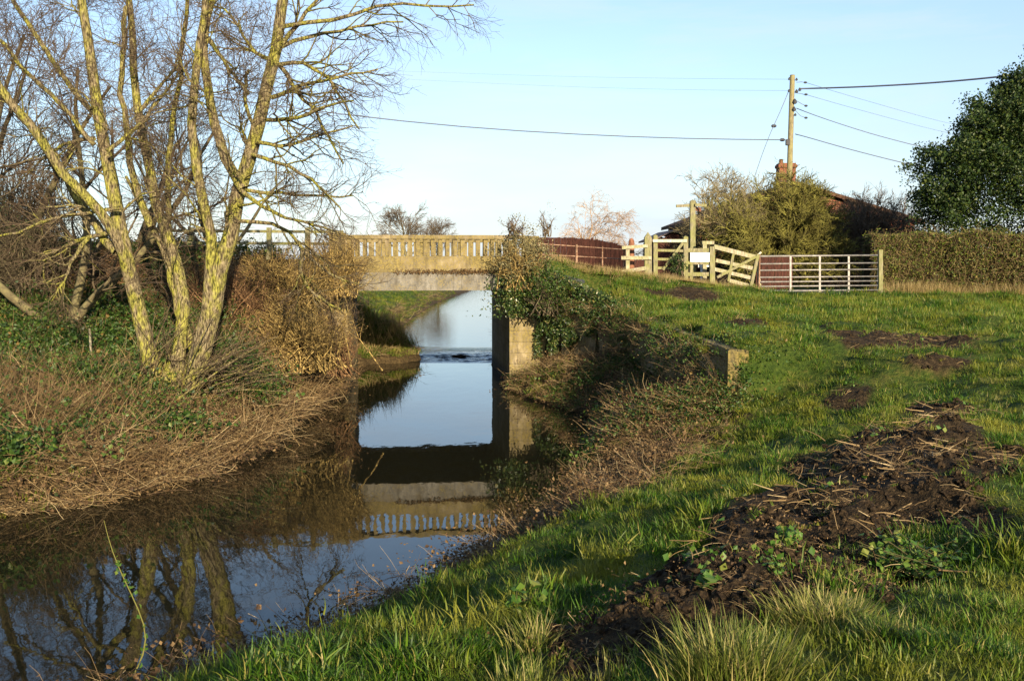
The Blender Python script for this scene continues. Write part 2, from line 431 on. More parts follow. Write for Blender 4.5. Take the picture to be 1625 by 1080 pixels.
m, nt, out = nodes('river_water')
g = nt.nodes.new('ShaderNodeNewGeometry'); sx = nt.nodes.new('ShaderNodeSeparateXYZ'); nt.links.new(g.outputs['Position'], sx.inputs[0])
a = maprange(nt, sx.outputs['Y'], 33.6, 35.2); b = maprange(nt, sx.outputs['Y'], 37.0, 40, 1, .03)
rf = math_(nt, 'MULTIPLY', a, b)
wn1 = noise(nt, 1.4, 3, stretch=(1, .45, 1)); wn2 = noise(nt, 7, 3, stretch=(1, .35, 1)); wn3 = noise(nt, 4.0, 4, stretch=(.45, 2.2, 1))
calm = math_(nt, 'ADD', math_(nt, 'MULTIPLY', wn1, .0035), math_(nt, 'MULTIPLY', wn2, .0005))
rough_h = math_(nt, 'MULTIPLY', wn3, math_(nt, 'MULTIPLY', rf, .075))
bb = N(nt, 'Bump', Strength=1., Distance=1.); nt.links.new(math_(nt, 'ADD', calm, rough_h), bb.inputs['Height'])
p = princ(nt, out, (.009, .009, .005), .018, .5, bb.outputs[0]); p.inputs['IOR'].default_value = 1.333; M['water'] = m

def concrete(name, moss, base=((.07, .066, .058), (.145, .135, .115), (.23, .215, .185))):
    m, nt, out = nodes(name)
    s1 = noise(nt, 6, 6, stretch=(1, 1, .6), rough=.65); s2 = noise(nt, 24, 5); s3 = noise(nt, 1.1, 4)
    f = math_(nt, 'ADD', math_(nt, 'MULTIPLY', s1, .6), math_(nt, 'MULTIPLY', s2, .4))
    c = ramp(nt, f, [(.33, base[0]), (.5, base[1]), (.66, base[2])])
    mo = maprange(nt, math_(nt, 'ADD', s2, s3), 1.02 - moss * .3, 1.25 - moss * .3)
    c = mix(nt, math_(nt, 'MULTIPLY', mo, .85), c, ramp(nt, s2, [(.35, (.045, .04, .014)), (.6, (.20, .155, .045))]))
    st_ = maprange(nt, noise(nt, 9, 5, stretch=(1, 1, .12), rough=.6), .54, .70)
    c = mix(nt, math_(nt, 'MULTIPLY', st_, .6), c, (.055, .045, .03))
    pa_ = maprange(nt, noise(nt, 2.6, 5), .5, .64); c = mix(nt, math_(nt, 'MULTIPLY', pa_, .45), c, (.12, .095, .055))
    gg = nt.nodes.new('ShaderNodeNewGeometry'); zs = nt.nodes.new('ShaderNodeSeparateXYZ'); nt.links.new(gg.outputs['Position'], zs.inputs[0])
    bd = math_(nt, 'FRACT', math_(nt, 'DIVIDE', math_(nt, 'ADD', zs.outputs['Z'], math_(nt, 'MULTIPLY', s3, .03)), .31)); bd = maprange(nt, bd, 0, .08, 0, 1)
    c = mix(nt, maprange(nt, bd, 0, 1, .3 if name == 'wing_wall_concrete' else 0., 0), c, (.04, .035, .025))
    tide = maprange(nt, math_(nt, 'ADD', zs.outputs['Z'], math_(nt, 'MULTIPLY', s2, .5)), .45, .75, 1, 0)
    c = mix(nt, math_(nt, 'MULTIPLY', tide, .85), c, (.03, .03, .015))
    princ(nt, out, c, .9, .15, bump(nt, math_(nt, 'ADD', math_(nt, 'ADD', s2, math_(nt, 'MULTIPLY', s1, .3)), math_(nt, 'MULTIPLY', bd, 1. if name == 'wing_wall_concrete' else 0.)), .8, .012)); return m
M['concrete'] = concrete('stained_concrete', .1)
M['lichen'] = concrete('lichen_concrete', .75, ((.10, .08, .05), (.23, .185, .115), (.36, .31, .21)))
M['wallconc'] = concrete('wing_wall_concrete', .45, ((.09, .075, .05), (.22, .175, .10), (.42, .35, .23)))

M['pierconc'] = concrete('mossy_pier', 1.0, ((.03, .03, .018), (.075, .065, .04), (.13, .115, .07)))
def wood(name, a, b, moss=None, f=.5):
    m, nt, out = nodes(name)
    s1 = noise(nt, 30, 4, stretch=(1, 1, .2)); s2 = noise(nt, 4, 4)
    c = ramp(nt, s1, [(.35, a), (.65, b)])
    if moss: c = mix(nt, math_(nt, 'MULTIPLY', maprange(nt, s2, .45 - .2 * f, .62), f), c, moss)
    princ(nt, out, c, .85, .2, bump(nt, s1, .5, .01)); return m
M['wood'] = wood('weathered_wood', (.10, .088, .058), (.25, .22, .145), (.18, .19, .045), .6)
M['wood_grey'] = wood('bleached_wood', (.17, .15, .10), (.38, .34, .25), (.22, .23, .07), .4)
M['wood_pale'] = wood('pale_wood', (.36, .32, .23), (.60, .55, .42), (.3, .3, .1), .3)
M['wood_brown'] = wood('brown_wood', (.13, .055, .03), (.26, .12, .07))
M['board'] = wood('creosoted_boards', (.026, .010, .007), (.07, .025, .017))
M['pole'] = wood('pole_wood', (.11, .09, .055), (.24, .20, .125), (.24, .23, .08), .5)
m, nt, out = nodes('galvanised'); s = noise(nt, 12, 4)
princ(nt, out, ramp(nt, s, [(.35, (.16, .15, .14)), (.7, (.32, .30, .27))]), .55, .4, metal=.25); M['galv'] = m
m, nt, out = nodes('rusty_metal'); s = noise(nt, 15, 4)
princ(nt, out, ramp(nt, s, [(.35, (.14, .06, .035)), (.7, (.35, .24, .16))]), .8, .3); M['rust'] = m
def flat(name, c, r=.6, s=.3):
    m, nt, out = nodes(name); n = noise(nt, 10, 3)
    princ(nt, out, mix(nt, maprange(nt, n, .3, .7), tuple(x * .82 for x in c), c), r, s); return m
M['white'] = flat('white_board', (.86, .86, .84)); M['dark'] = flat('dark_ceramic', (.03, .03, .035)); M['cable'] = flat('cable_grey', (.10, .11, .15))
M['tarp'] = flat('dark_slab', (.07, .075, .085), .7); M['glass'] = flat('window_glass', (.03, .035, .04), .08, .6)
M['slate'] = flat('shed_roof', (.13, .10, .09), .8); M['asphalt'] = flat('asphalt', (.055, .053, .05), .9)
m, nt, out = nodes('red_brick')
g = nt.nodes.new('ShaderNodeNewGeometry'); mpp = nt.nodes.new('ShaderNodeMapping'); mpp.inputs['Rotation'].default_value = (math.radians(90), 0, 0)
nt.links.new(g.outputs['Position'], mpp.inputs[0])
br = N(nt, 'TexBrick', Scale=1.0); br.inputs['Brick Width'].default_value = .225; br.inputs['Row Height'].default_value = .075; br.inputs['Mortar Size'].default_value = .008
br.inputs['Color1'].default_value = (.21, .07, .04, 1); br.inputs['Color2'].default_value = (.13, .042, .028, 1); br.inputs['Mortar'].default_value = (.20, .15, .11, 1)
nt.links.new(mpp.outputs[0], br.inputs['Vector']); c = mix(nt, maprange(nt, noise(nt, 1.5, 4), .35, .65), br.outputs['Color'], (.17, .055, .03), 'MIX')
c = mix(nt, .5, br.outputs['Color'], c); princ(nt, out, c, .9, .1); M['brick'] = m
m, nt, out = nodes('clay_tiles'); s = noise(nt, 3, 4); wv = N(nt, 'TexWave', Scale=9.0); wv.bands_direction = 'Y'
princ(nt, out, ramp(nt, s, [(.35, (.055, .03, .02)), (.7, (.13, .07, .045))]), .9, .1); M['tile'] = m
# ------------------------------------------------------------------ ground, river, road
def axis(*segs):
    o = []
    for a, b, s in segs: o.append(np.arange(a, b, s))
    return np.concatenate(o)
gx = axis((-900, -100, 100), (-100, -30, 10), (-30, -12, .8), (-12, 13, .125), (13, 24, .5), (24, 40, 2), (40, 100, 10), (100, 901, 100))
gy = axis((-120, -20, 10), (-20, 1, 1.5), (1, 21, .125), (21, 36, .2), (36, 60, .5), (60, 120, 2), (120, 300, 15), (300, 2401, 150))
X, Y = np.meshgrid(gx, gy)
Z = hz(X, Y)
zz, dd, ins, left = hraw(X, Y)
nx, ny = len(gx), len(gy)
idx = np.arange(nx * ny).reshape(ny, nx)
Fq = np.stack([idx[:-1, :-1], idx[:-1, 1:], idx[1:, 1:], idx[1:, :-1]], -1).reshape(-1, 4)
side = np.where(left & (Y < 34), 1.0, 0) * smoothstep((60 - Y) / 5)
ws = wall_side(X, Y)
side = np.maximum(side, ((~left) & (ws > -.1) & (Y > 14) & (Y < 27.6)) * 1.0)
side = np.maximum(side, smoothstep((1.1 - dd) / .6))
me = npmesh('ground', np.stack([X, Y, Z], -1).reshape(-1, 3), Fq, {'dirt': dirtmask(X, Y), 'side': side}, True, [M['ground']])
link('ground', me, kind='structure')['label'] = 'grassy field, river banks and soil'
wx = np.array([-200, 60.]); wy = np.array([-60, 700.])
me = npmesh('river_water', [(-200, -60, 0), (60, -60, 0), (60, 700, 0), (-200, 700, 0)], np.array([[0, 1, 2, 3]]), mats=[M['water']])
link('river_water', me, kind='structure')['label'] = 'still dark river reflecting the sky'
rx_, ry_ = np.meshgrid(np.linspace(-5.2, .2, 130), np.linspace(33.9, 38.4, 150)); ed = smoothstep((ry_ - 33.9 - .35 * fbm(rx_ * 1.3, ry_ * 0 + 1., 3)) / .5) * smoothstep((38.4 - ry_) / 2.6)
rz__ = ed * (.012 + .060 * fbm(rx_ * 1.1 + 3, ry_ * 4.2, 4) + .022 * fbm(rx_ * 4, ry_ * 9, 2)) + .004
ii = np.arange(130 * 150).reshape(150, 130)
me = npmesh('rippled_water', np.stack([rx_, ry_, rz__], -1).reshape(-1, 3), np.stack([ii[:-1, :-1], ii[:-1, 1:], ii[1:, 1:], ii[1:, :-1]], -1).reshape(-1, 4), None, True, [M['water']])
link('rippled_water', me, kind='structure')['label'] = 'rippled water running over the little weir beyond the bridge'
# road surface across the bridge
mb = MB()
ss = np.linspace(-60, 30, 46)
pts = []
for e_ in (-2.3, 2.3):
    pts.append([[BC[0] + BU[0] * s + BV[0] * e_, BC[1] + BU[1] * s + BV[1] * e_, road_z(np.array(BC[0] + BU[0] * s)) + .06] for s in ss])
V = np.array(pts).reshape(-1, 3); n = len(ss)
mb.add(V, [[i, i + 1, n + i + 1, n + i] for i in range(n - 1)])
mb.build('road', M['asphalt'], kind='structure')

# ------------------------------------------------------------------ bridge
def bp(s, e, z): return np.array([BA[0] + BU[0] * s + BV[0] * e, BA[1] + BU[1] * s + BV[1] * e, z])
bridge = empty('concrete_bridge', (float(BC[0]), float(BC[1]), 0), 'small flat concrete road bridge with balustrade parapets spanning the river', 'bridge')
def bbox(mb, s0, s1, e0, e1, z0, z1):
    b = np.array([bp(s0, e0, z0), bp(s1, e0, z0), bp(s1, e1, z0), bp(s0, e1, z0)]); t = b.copy(); t[:, 2] = z1; mb.hexa(b, t); return mb
for s0, s1 in ((-.75, 0.0), (BW, BW + .85)):
    bbox(MB(), s0, s1, .03, BD - .03, -.9, 2.66).build('abutment', M['wallconc'], bridge)
bbox(MB(), -.75, BW + .85, 0, .4, 2.662, 3.16).build('beam', M['concrete'], bridge)
bbox(MB(), -.75, BW + .85, BD - .4, BD, 2.662, 3.16).build('beam', M['concrete'], bridge)
bbox(MB(), -.75, BW + .85, .402, BD - .402, 2.80, 3.50).build('deck_slab', M['concrete'], bridge)
for s, e in ((0, 1), (BW, -1)):
    mb = MB()
    b = np.array([bp(s + e * .002, .45, 2.40), bp(s + e * .002, BD - .45, 2.40), bp(s + e * .002, BD - .45, 2.798), bp(s + e * .002, .45, 2.798)])
    c_ = np.array([bp(s + e * .3, .45, 2.797), bp(s + e * .3, BD - .45, 2.797)])
    mb.add(np.vstack([b, c_]), [[0, 1, 5, 4]], [[0, 4, 3], [1, 2, 5]])
    mb.build('haunch', M['concrete'], bridge)
EXL, EXR = .06, .36
def parapet(e0, e1, flip):
    pa = bbox(MB(), -EXL, BW + EXR, e0, e1, 3.26, 3.60).build('parapet', M['lichen'], bridge)
    a = MB(); bbox(a, -.75, BW + .85, e0 - .05, e1 + .05, 3.162, 3.258); a.build('string_course', M['lichen'], pa)
    r = MB(); bbox(r, -EXL, BW + EXR, e0 - .04, e1 + .04, 4.062, 4.17)
    r.build('coping', M['lichen'], pa)
    nb = int((BW + EXL + EXR) / .205) - 1
    base = None
    for i in range(nb + 1):
        s = -EXL + .12 + i * .205 + random.uniform(-.008, .008)
        if base is None:
            b = MB(); b.box((0, 0, .231), (.108, e1 - e0 - .05, .458), BU, bev=.012)
            base = b.build('baluster', M['lichen'], pa)
            m0 = base.data; m0.transform(Matrix.Translation(Vector(bridge.location)))   # undo the parent shift, local mesh
            o = base
        else:
            o = base.copy(); COL.objects.link(o); o.parent = pa
        p = bp(s, (e0 + e1) / 2, 3.601); o.location = Vector(p) - bridge.location
        o.rotation_euler = (random.uniform(-.012, .012), random.uniform(-.015, .015), random.uniform(-.06, .06)); o.scale = (random.uniform(.86, 1.1), 1, 1)
    for s in (-EXL - .21, BW + EXR + .21):
        zt_ = 4.15 if s < 0 else 4.08; pl = MB(); bbox(pl, s - .2, s + .2, e0 - .07, e1 + .07, 3.26, zt_); bbox(pl, s - .24, s + .24, e0 - .11, e1 + .11, zt_ + .002, zt_ + .07)
        pl.build('pilaster', M['lichen'], pa)
parapet(.04, .30, 1); parapet(BD - .30, BD - .04, -1)

def wall_poly(name, pts, tops, th, zb, mat, label, cat, side=1, bumpy=.03):
    """free-standing retaining wall following pts with a sloping coping"""
    P = np.array([np.array(p) for p in pts], float); root = empty(name, (*P[0], 0), label, cat)
    m1, m2 = MB(), MB()
    rows = []
    for i in range(len(P) - 1):
        a, b = P[i], P[i + 1]; t = (b - a) / np.linalg.norm(b - a); nn = np.array([-t[1], t[0]]) * side * th
        k = max(2, int(np.linalg.norm(b - a) / .5))
        for j in range(k):
            q0, q1 = a + (b - a) * j / k, a + (b - a) * (j + 1) / k
            z0 = tops[i] + (tops[i + 1] - tops[i]) * j / k; z1 = tops[i] + (tops[i + 1] - tops[i]) * (j + 1) / k
            bo = np.array([(*q0, zb), (*q1, zb), (*(q1 + nn), zb), (*(q0 + nn), zb)]); to = np.array([(*q0, z0 - .13), (*q1, z1 - .13), (*(q1 + nn), z1 - .13), (*(q0 + nn), z0 - .13)])
            m1.hexa(bo, to)
            dn = nn / th * .05
            jz = random.uniform(-.02, .02)
            g = (q1 - q0) * .012
            bo = np.array([(*(q0 - dn + g), z0 - .128), (*(q1 - dn - g), z1 - .128), (*(q1 + nn + dn - g), z1 - .128), (*(q0 + nn + dn + g), z0 - .128)]); to = bo.copy(); to[:, 2] += .128 + jz
            m2 = MB().hexa(bo, to); m2.build('coping_stone', M['wallconc'], root)
    m1.build('wall_face', mat, root)
    return root
WN = bp(BW + .86, .02, 0)[:2]
ww = wall_poly('wing_wall', [WN, W1], [3.22, 2.34], .24, -.6, M['wallconc'], 'sloping concrete wing wall under ivy running from the bridge down the right bank', 'wall', side=1)
rw = wall_poly('retaining_wall', [W1 + np.array([.03, -.14]), W2], [2.28, 2.06], .24, 0.3, M['wallconc'], 'low retaining wall with end pier half buried in the right bank', 'wall', side=1)
q = MB(); q.box((3.60, 15.84, 1.48), (.32, .28, 1.20), (1, -.1), bev=.02); q.build('end_pier', M['pierconc'], rw)
wl2 = wall_poly('wing_wall', [bp(-.76, .02, 0)[:2], bp(-2.6, -2.6, 0)[:2]], [3.2, 2.2], .35, -.6, M['wallconc'], 'short wing wall left of the bridge almost hidden by shrubs', 'wall', side=-1)

# ------------------------------------------------------------------ branching growth
def unit(v): return v / (np.linalg.norm(v, axis=-1, keepdims=True) + 1e-9)
def spawn(P, r, m, t0, t1, L, ang, n=5, rr=.6, wander=.25, trop=(0, 0, .1), rmin=.004, rng=R, lt=.4):
    Np, k, _ = P.shape
    idx = np.repeat(np.arange(Np), m); C = len(idx)
    t = rng.uniform(t0, t1, C) * (k - 1); i = np.minimum(t.astype(int), k - 2); f = (t - i)[:, None]
    p0 = P[idx, i] * (1 - f) + P[idx, i + 1] * f; tan = unit(P[idx, i + 1] - P[idx, i]); pr = r[idx, i] * (1 - f[:, 0]) + r[idx, i + 1] * f[:, 0]
    rnd = unit(rng.normal(size=(C, 3))); ax = unit(np.cross(tan, rnd))
    a = np.radians(rng.normal(ang, ang * .25, C))[:, None]
    d = tan * np.cos(a) + ax * np.sin(a)
    Ln = rng.uniform(L[0], L[1], C) * (1 - lt * t / (k - 1))
    Q = np.zeros((C, n, 3)); Q[:, 0] = p0; tr = np.array(trop)
    for j in range(1, n):
        Q[:, j] = Q[:, j - 1] + d * (Ln / (n - 1))[:, None]
        d = unit(d + rng.normal(size=(C, 3)) * wander + tr)
    r0 = np.maximum(pr * rr, rmin); rad = r0[:, None] * np.linspace(1, .35, n)[None]
    return Q, np.maximum(rad, rmin * .6)
def smooth_line(pts, n):
    pts = np.array(pts, float); t = np.concatenate([[0], np.cumsum(np.linalg.norm(np.diff(pts, axis=0), axis=1))]); tt = np.linspace(0, t[-1], n)
    o = np.stack([np.interp(tt, t, pts[:, i]) for i in range(3)], 1)
    for _ in range(2): o[1:-1] = (o[:-2] + 2 * o[1:-1] + o[2:]) / 4
    return o
def mesh_tubes(name, lst, mat, smooth=True):
    """lst of (P, r, sides)"""
    Vs, Fs, As, n = [], [], [], 0
    for P, r, k in lst:
        V, f = tube_np(P, r, k); Vs.append(V); Fs.append(f + n); As.append(np.repeat(r.reshape(-1), k)); n += len(V)
    return npmesh(name, np.vstack(Vs), np.vstack(Fs), {'v': np.concatenate(As)}, smooth, [mat])
def leaf_mesh(name, C, size, mat, rng=R, up=.4, asp=.6, fold=.18, D=None):
    """C (n,3) centres -> folded leaf quads"""
    n = len(C); s = size * rng.uniform(.6, 1.25, n)[:, None]
    d = unit(rng.normal(size=(n, 3)) + np.array([0, 0, -.1])) if D is None else D
    nn = unit(rng.normal(size=(n, 3)) + np.array([0, 0, up * 3])); w = unit(np.cross(d, nn)); nn = np.cross(w, d)
    V = np.stack([C - d * s * .5, C + w * s * asp * .5 - nn * s * fold * .3, C + d * s * .5, C - w * s * asp * .5 - nn * s * fold * .3], 1)
    V[:, 0] += nn * s * fold * .5; V[:, 2] += nn * s * fold * .5
    i = np.arange(n)[:, None] * 4
    F3 = np.vstack([i + np.array([[0, 1, 2]]), i + np.array([[0, 2, 3]])])
    return npmesh(name, V.reshape(-1, 3), F3, {'v': np.repeat(rng.random(n), 4)}, False, [mat])

# ---- the big leaning many-stemmed tree on the left bank
def stem(pix, Y0, Y1, d0, d1, n=14):
    """pix list of photo pixels, depth from Y0 to Y1, diameters in photo pixels"""
    k = len(pix); P = [U(px, py, Y0 + (Y1 - Y0) * i / (k - 1)) for i, (px, py) in enumerate(pix)]
    P = smooth_line(P, n); s = Y0 / F
    t = np.linspace(0, 1, n)
    r = (d0 * (1 - t) + d1 * t) / 2 * s
    P[1:-1] += R.normal(size=(n - 2, 3)) * .02
    return P[None], r[None]
TB = hits([(268, 640)])[0]
TY = TB[1]
tree = empty('riverside_tree', (float(TB[0]), float(TB[1]), float(TB[2])), 'tall bare many-stemmed tree with mossy yellow trunks leaning over the left bank', 'tree')
S = []
stems = [
    ([(272, 650), (245, 590), (214, 500), (203, 420), (186, 330), (163, 215), (143, 110), (130, 0), (122, -120)], TY, TY + .3, 28, 11),
    ([(262, 650), (290, 560), (303, 470), (268, 385), (243, 310), (222, 207), (208, 80), (203, -60)], TY, TY + 1.2, 23, 9),
    ([(285, 655), (305, 590), (330, 490), (348, 420), (326, 330), (308, 260), (303, 172), (317, 69), (331, -10), (335, -110)], TY, TY - .5, 21, 9),
    ([(290, 655), (318, 575), (335, 500), (352, 410), (365, 352), (393, 269), (416, 185), (438, 90), (452, 0), (470, -110)], TY, TY - .2, 32, 14),
    ([(386, 300), (368, 275), (352, 241), (331, 150), (324, 97), (330, 30), (345, -60)], TY - .3, TY - .1, 17, 10),
    ([(205, 445), (190, 360), (150, 320), (110, 293), (59, 214), (0, 131), (-70, 60), (-150, -20)], TY + .05, TY - 1.5, 17, 10),
    ([(185, 400), (160, 372), (112, 300), (60, 215), (20, 165), (-30, 120)], TY + .1, TY + 1.0, 15, 9),
    ([(270, 380), (262, 300), (275, 200), (292, 60), (300, -40)], TY + .6, TY + .9, 10, 6),
    ([(240, 360), (215, 300), (195, 190), (193, 100), (200, 10)], TY + .5, TY + .7, 12, 7),
    ([(310, 560), (280, 480), (262, 400), (225, 330), (200, 280)], TY + .3, TY + 1, 16, 5),
    ([(160, 190), (110, 140), (60, 60), (20, 0), (-20, -60)], TY + .3, TY + 1, 9, 6),
    ([(150, 230), (100, 170), (45, 120), (0, 60), (-40, 20)], TY - .2, TY - 1, 8, 5),
    ([(393, 269), (405, 215), (385, 160), (395, 110)], TY - .2, TY - .5, 8, 4),
]
br = [
    [(441, 103), (455, 95), (472, 90), (510, 112), (540, 150), (556, 185), (570, 205)],
    [(446, 75), (462, 58), (500, 55), (540, 52), (590, 38), (640, 35)],
    [(450, 42), (500, 44), (560, 18), (640, 0), (700, 20), (752, 8)],
    [(431, 155), (460, 142), (500, 128), (552, 122), (600, 110)],
    [(416, 190), (470, 190), (520, 165), (560, 160)],
    [(400, 245), (450, 260), (500, 285), (540, 330)],
    [(440, 100), (400, 85), (360, 12), (340, 10)],
    [(448, 70), (480, 30), (520, -20), (560, -60)],
    [(380, 300), (420, 310), (470, 300), (520, 320), (560, 310)],
    [(372, 350), (410, 352), (450, 345), (480, 395), (505, 430), (545, 450), (575, 452)],
    [(480, 395), (470, 430), (500, 470), (540, 490)],
    [(185, 365), (140, 378), (95, 395), (62, 412), (70, 450)],
    [(140, 378), (110, 420), (95, 465), (80, 480)],
    [(190, 330), (120, 340), (70, 350), (20, 375), (-20, 380)],
    [(170, 240), (230, 190), (270, 130), (300, 100)],
    [(405, 225), (450, 235), (500, 215), (560, 200)], [(380, 300), (430, 340), (490, 350), (540, 370)], [(440, 100), (480, 150), (520, 220), (545, 260)], [(330, 60), (370, 120), (395, 150)], [(150, 220), (90, 230), (40, 280)],
    [(215, 180), (250, 140), (290, 95)],
]
for pix, y0, y1, d0, d1 in stems: S.append(stem(pix, y0, y1, d0, d1))
SP = np.concatenate([s[0] for s in S]); SR = np.concatenate([s[1] for s in S])
# root flare
SR[:4, 0] *= 1.35; SR[:4, 1] *= 1.1
for j in range(4): SP[j, 0, 2] -= .35
Bs = [stem(b, TY - .2 + R.uniform(-.2, .2), TY - .3 + R.uniform(-1.2, 1.2), 7.5, 2.6, 9) for b in br]
BP = np.concatenate([s[0] for s in Bs]); BR_ = np.concatenate([s[1] for s in Bs])
mossy = (0, 0, .06)
l1, r1 = spawn(SP, SR, 10, .30, 1, (1.0, 2.5), 50, 8, .24, .27, (0, 0, .05), .008)
l1 = np.concatenate([l1]); 
l2a, r2a = spawn(l1, r1, 6, .15, 1, (.6, 1.4), 42, 6, .6, .32, (0, 0, .02), .0055)
l2b, r2b = spawn(BP, BR_, 11, .15, 1, (.7, 1.5), 42, 6, .6, .24, (0, 0, .02), .0055)
l2 = np.concatenate([l2a, l2b]); r2 = np.concatenate([r2a, r2b])
l3, r3 = spawn(l2, r2, 5, .15, 1, (.35, .85), 38, 5, .65, .36, (0, 0, -.01), .004)
l4, r4 = spawn(l3, r3, 3, .2, 1, (.15, .4), 38, 3, .7, .2, (0, 0, 0), .0026)
tr = link('trunk', mesh_tubes('trunk', [(SP[:4], SR[:4], 12)], M['bark']), tree)
link('limbs', mesh_tubes('limbs', [(SP[4:], SR[4:], 9), (BP, BR_, 6)], M['bark']), tree)
link('crown', mesh_tubes('crown', [(l1, r1 * .85, 4), (l2, r2, 3), (l3, r3, 3), (l4, r4, 3)], M['bark']), tree)
st_ = MB(); q0 = np.array([TB[0] + .04, TB[1] + .05, TB[2]])
st_.tube([q0 + (0, 0, -.35), q0, q0 + (.03, 0, .22), q0 + (.06, 0, .5), q0 + (.1, 0, .8)], [.50, .42, .34, .28, .16], 14)
st_.v[-1] = st_.v[-1] + R.normal(size=st_.v[-1].shape) * .025
st_.build('stool', M['bark'], tree, smooth=True, attr={'v': np.full(st_.n, .2)})
# shoots springing from the stool and arching to the right
rs = np.array([[TB[0], TB[1], TB[2] - .1]]) + R.normal(size=(80, 3)) * np.array([.35, .3, .05])
D = unit(np.stack([R.uniform(-.25, 1.3, 80), R.uniform(-.5, .5, 80), R.uniform(.6, 1.3, 80)], 1)); P = np.zeros((80, 8, 3)); P[:, 0] = rs
for j in range(1, 8):
    P[:, j] = P[:, j - 1] + D * R.uniform(.2, .38, (80, 1)); D = unit(D + R.normal(size=(80, 3)) * .1 + np.array([.06, 0, -.10]))
sr = np.tile(np.linspace(.016, .005, 8), (80, 1)) * R.uniform(.6, 1.4, (80, 1))
s2, sr2 = spawn(P, sr, 7, .2, 1, (.3, .8), 30, 5, .6, .15, (.05, 0, .02), .004)
link('basal_shoots', mesh_tubes('basal_shoots', [(P, sr, 5), (s2, sr2, 3)], M['bark']), tree)

# ---- generic bare tree
def bare_tree_mesh(H, spread, seed, mat, trunk_r=.12, multi=1, twig=.005, dense=1.0, droop=.0, low=.15):
    g = np.random.default_rng(seed)
    n = 9; P = np.zeros((multi, n, 3)); d = unit(np.stack([g.normal(0, .16 * (multi > 1) + .04, multi) * 2, g.normal(0, .16 * (multi > 1) + .04, multi) * 2, np.ones(multi)], 1))
    P[:, 0, :2] = g.normal(0, .12, (multi, 2)) * (multi > 1); P[:, 0, 2] = -.15
    for j in range(1, n): P[:, j] = P[:, j - 1] + d * H * .78 / (n - 1); d = unit(d + g.normal(size=(multi, 3)) * .09)
    r = np.tile(np.linspace(trunk_r, trunk_r * .25, n), (multi, 1))
    k = spread / 2
    a, ra = spawn(P, r, int(11 * dense / max(1, multi) ** .5) + 2, low, 1, (k * .6, k * 1.1), 48, 7, .5, .18, (0, 0, .10 - droop), twig * 2, g)
    b, rb = spawn(a, ra, 7, .15, 1, (k * .35, k * .6), 40, 5, .6, .22, (0, 0, .04 - droop * 2), twig * 1.4, g)
    c, rc = spawn(b, rb, 6, .15, 1, (k * .15, k * .35), 36, 4, .6, .22, (0, 0, -droop * 3), twig, g)
    e, re = spawn(c, rc, 3, .2, 1, (k * .07, k * .17), 36, 3, .8, .2, (0, 0, -droop * 2), twig * .8, g)
    return mesh_tubes('trunk', [(P, r, 8)], mat), mesh_tubes('crown', [(a, ra, 4), (b, rb, 3), (c, rc, 3), (e, re, 3)], mat)
TREEM = {}
def bare_tree(name, x, y, z, key, label, cat='tree', group=None, s=1., rz=0., **kw):
    if key not in TREEM: TREEM[key] = bare_tree_mesh(**kw)
    t = empty(name, (x, y, z), label, cat, group); t.scale = (s, s, s); t.rotation_euler = (0, 0, rz)
    for nm, me in zip(('trunk', 'crown'), TREEM[key]):
        o = bpy.data.objects.new(nm, me); COL.objects.link(o); o.parent = t
    return t
A = dict(H=7.5, spread=6, seed=3, mat=M['bark_dark'], trunk_r=.11, multi=3, twig=.0055, dense=.6)
B = dict(H=6.5, spread=5.5, seed=5, mat=M['bark_dark'], trunk_r=.10, multi=4, twig=.006, dense=.65)
thicket = [(-9.6, 21.5, 'A', 1.0, .3, 'slender dark bare tree at the left edge of the photo, nearest of the thicket'),
           (-12.3, 23.5, 'B', 1.15, 1.2, 'dark bare tree at the left edge rising behind the leaning yellow stem'),
           (-9.8, 26.0, 'B', .80, 2.6, 'bare dark tree behind the leftmost mossy trunk on the embankment'),
           (-8.2, 27.4, 'A', .62, 4.0, 'thin bare tree behind the middle of the mossy trunks'),
           (-15, 27.0, 'B', 1.3, .7, 'large bare dark tree at the far left beyond the embankment')]
for i, (x, y, k, s, rz, lb) in enumerate(thicket):
    bare_tree('bare_tree', x, y, h1(x, y), k, lb, 'tree', 'bare trees in the thicket on the left embankment', s, rz, **(A if k == 'A' else B))

# distant trees over the parapet, weeping willow
Dk = dict(H=8, spread=10, seed=8, mat=M['bark_dark'], trunk_r=.25, multi=1, twig=.022, dense=1.4, low=.25)
p = U(650, 372, 150); bare_tree('distant_tree', p[0], 150, 2.2, 'D', 'bare round tree on the horizon above the left half of the parapet', 'tree', None, 1.12, 0, **Dk)
p = U(690, 372, 155); bare_tree('distant_tree', p[0], 155, 2.2, 'D', 'lower bare bushy tree on the horizon right of its twin above the parapet', 'tree', None, .92, 2, **Dk)
Wl = dict(H=4.2, spread=5.2, seed=21, mat=M['bark_pale'], trunk_r=.09, multi=2, twig=.007, dense=1.0, droop=.12, low=.4)
p = U(915, 375, 44); bare_tree('willow_tree', p[0], 44, 2.4, 'W', 'pale weeping bare willow behind the brown board fence', 'tree', None, .93, 0, **Wl)
p = U(975, 380, 50); bare_tree('small_bare_tree', p[0], 50, 2.4, 'W2', 'low wispy bare bush at the right end of the brown fence', 'bush', None, .6, 1, **dict(Wl, H=3.2, seed=4, droop=.05))

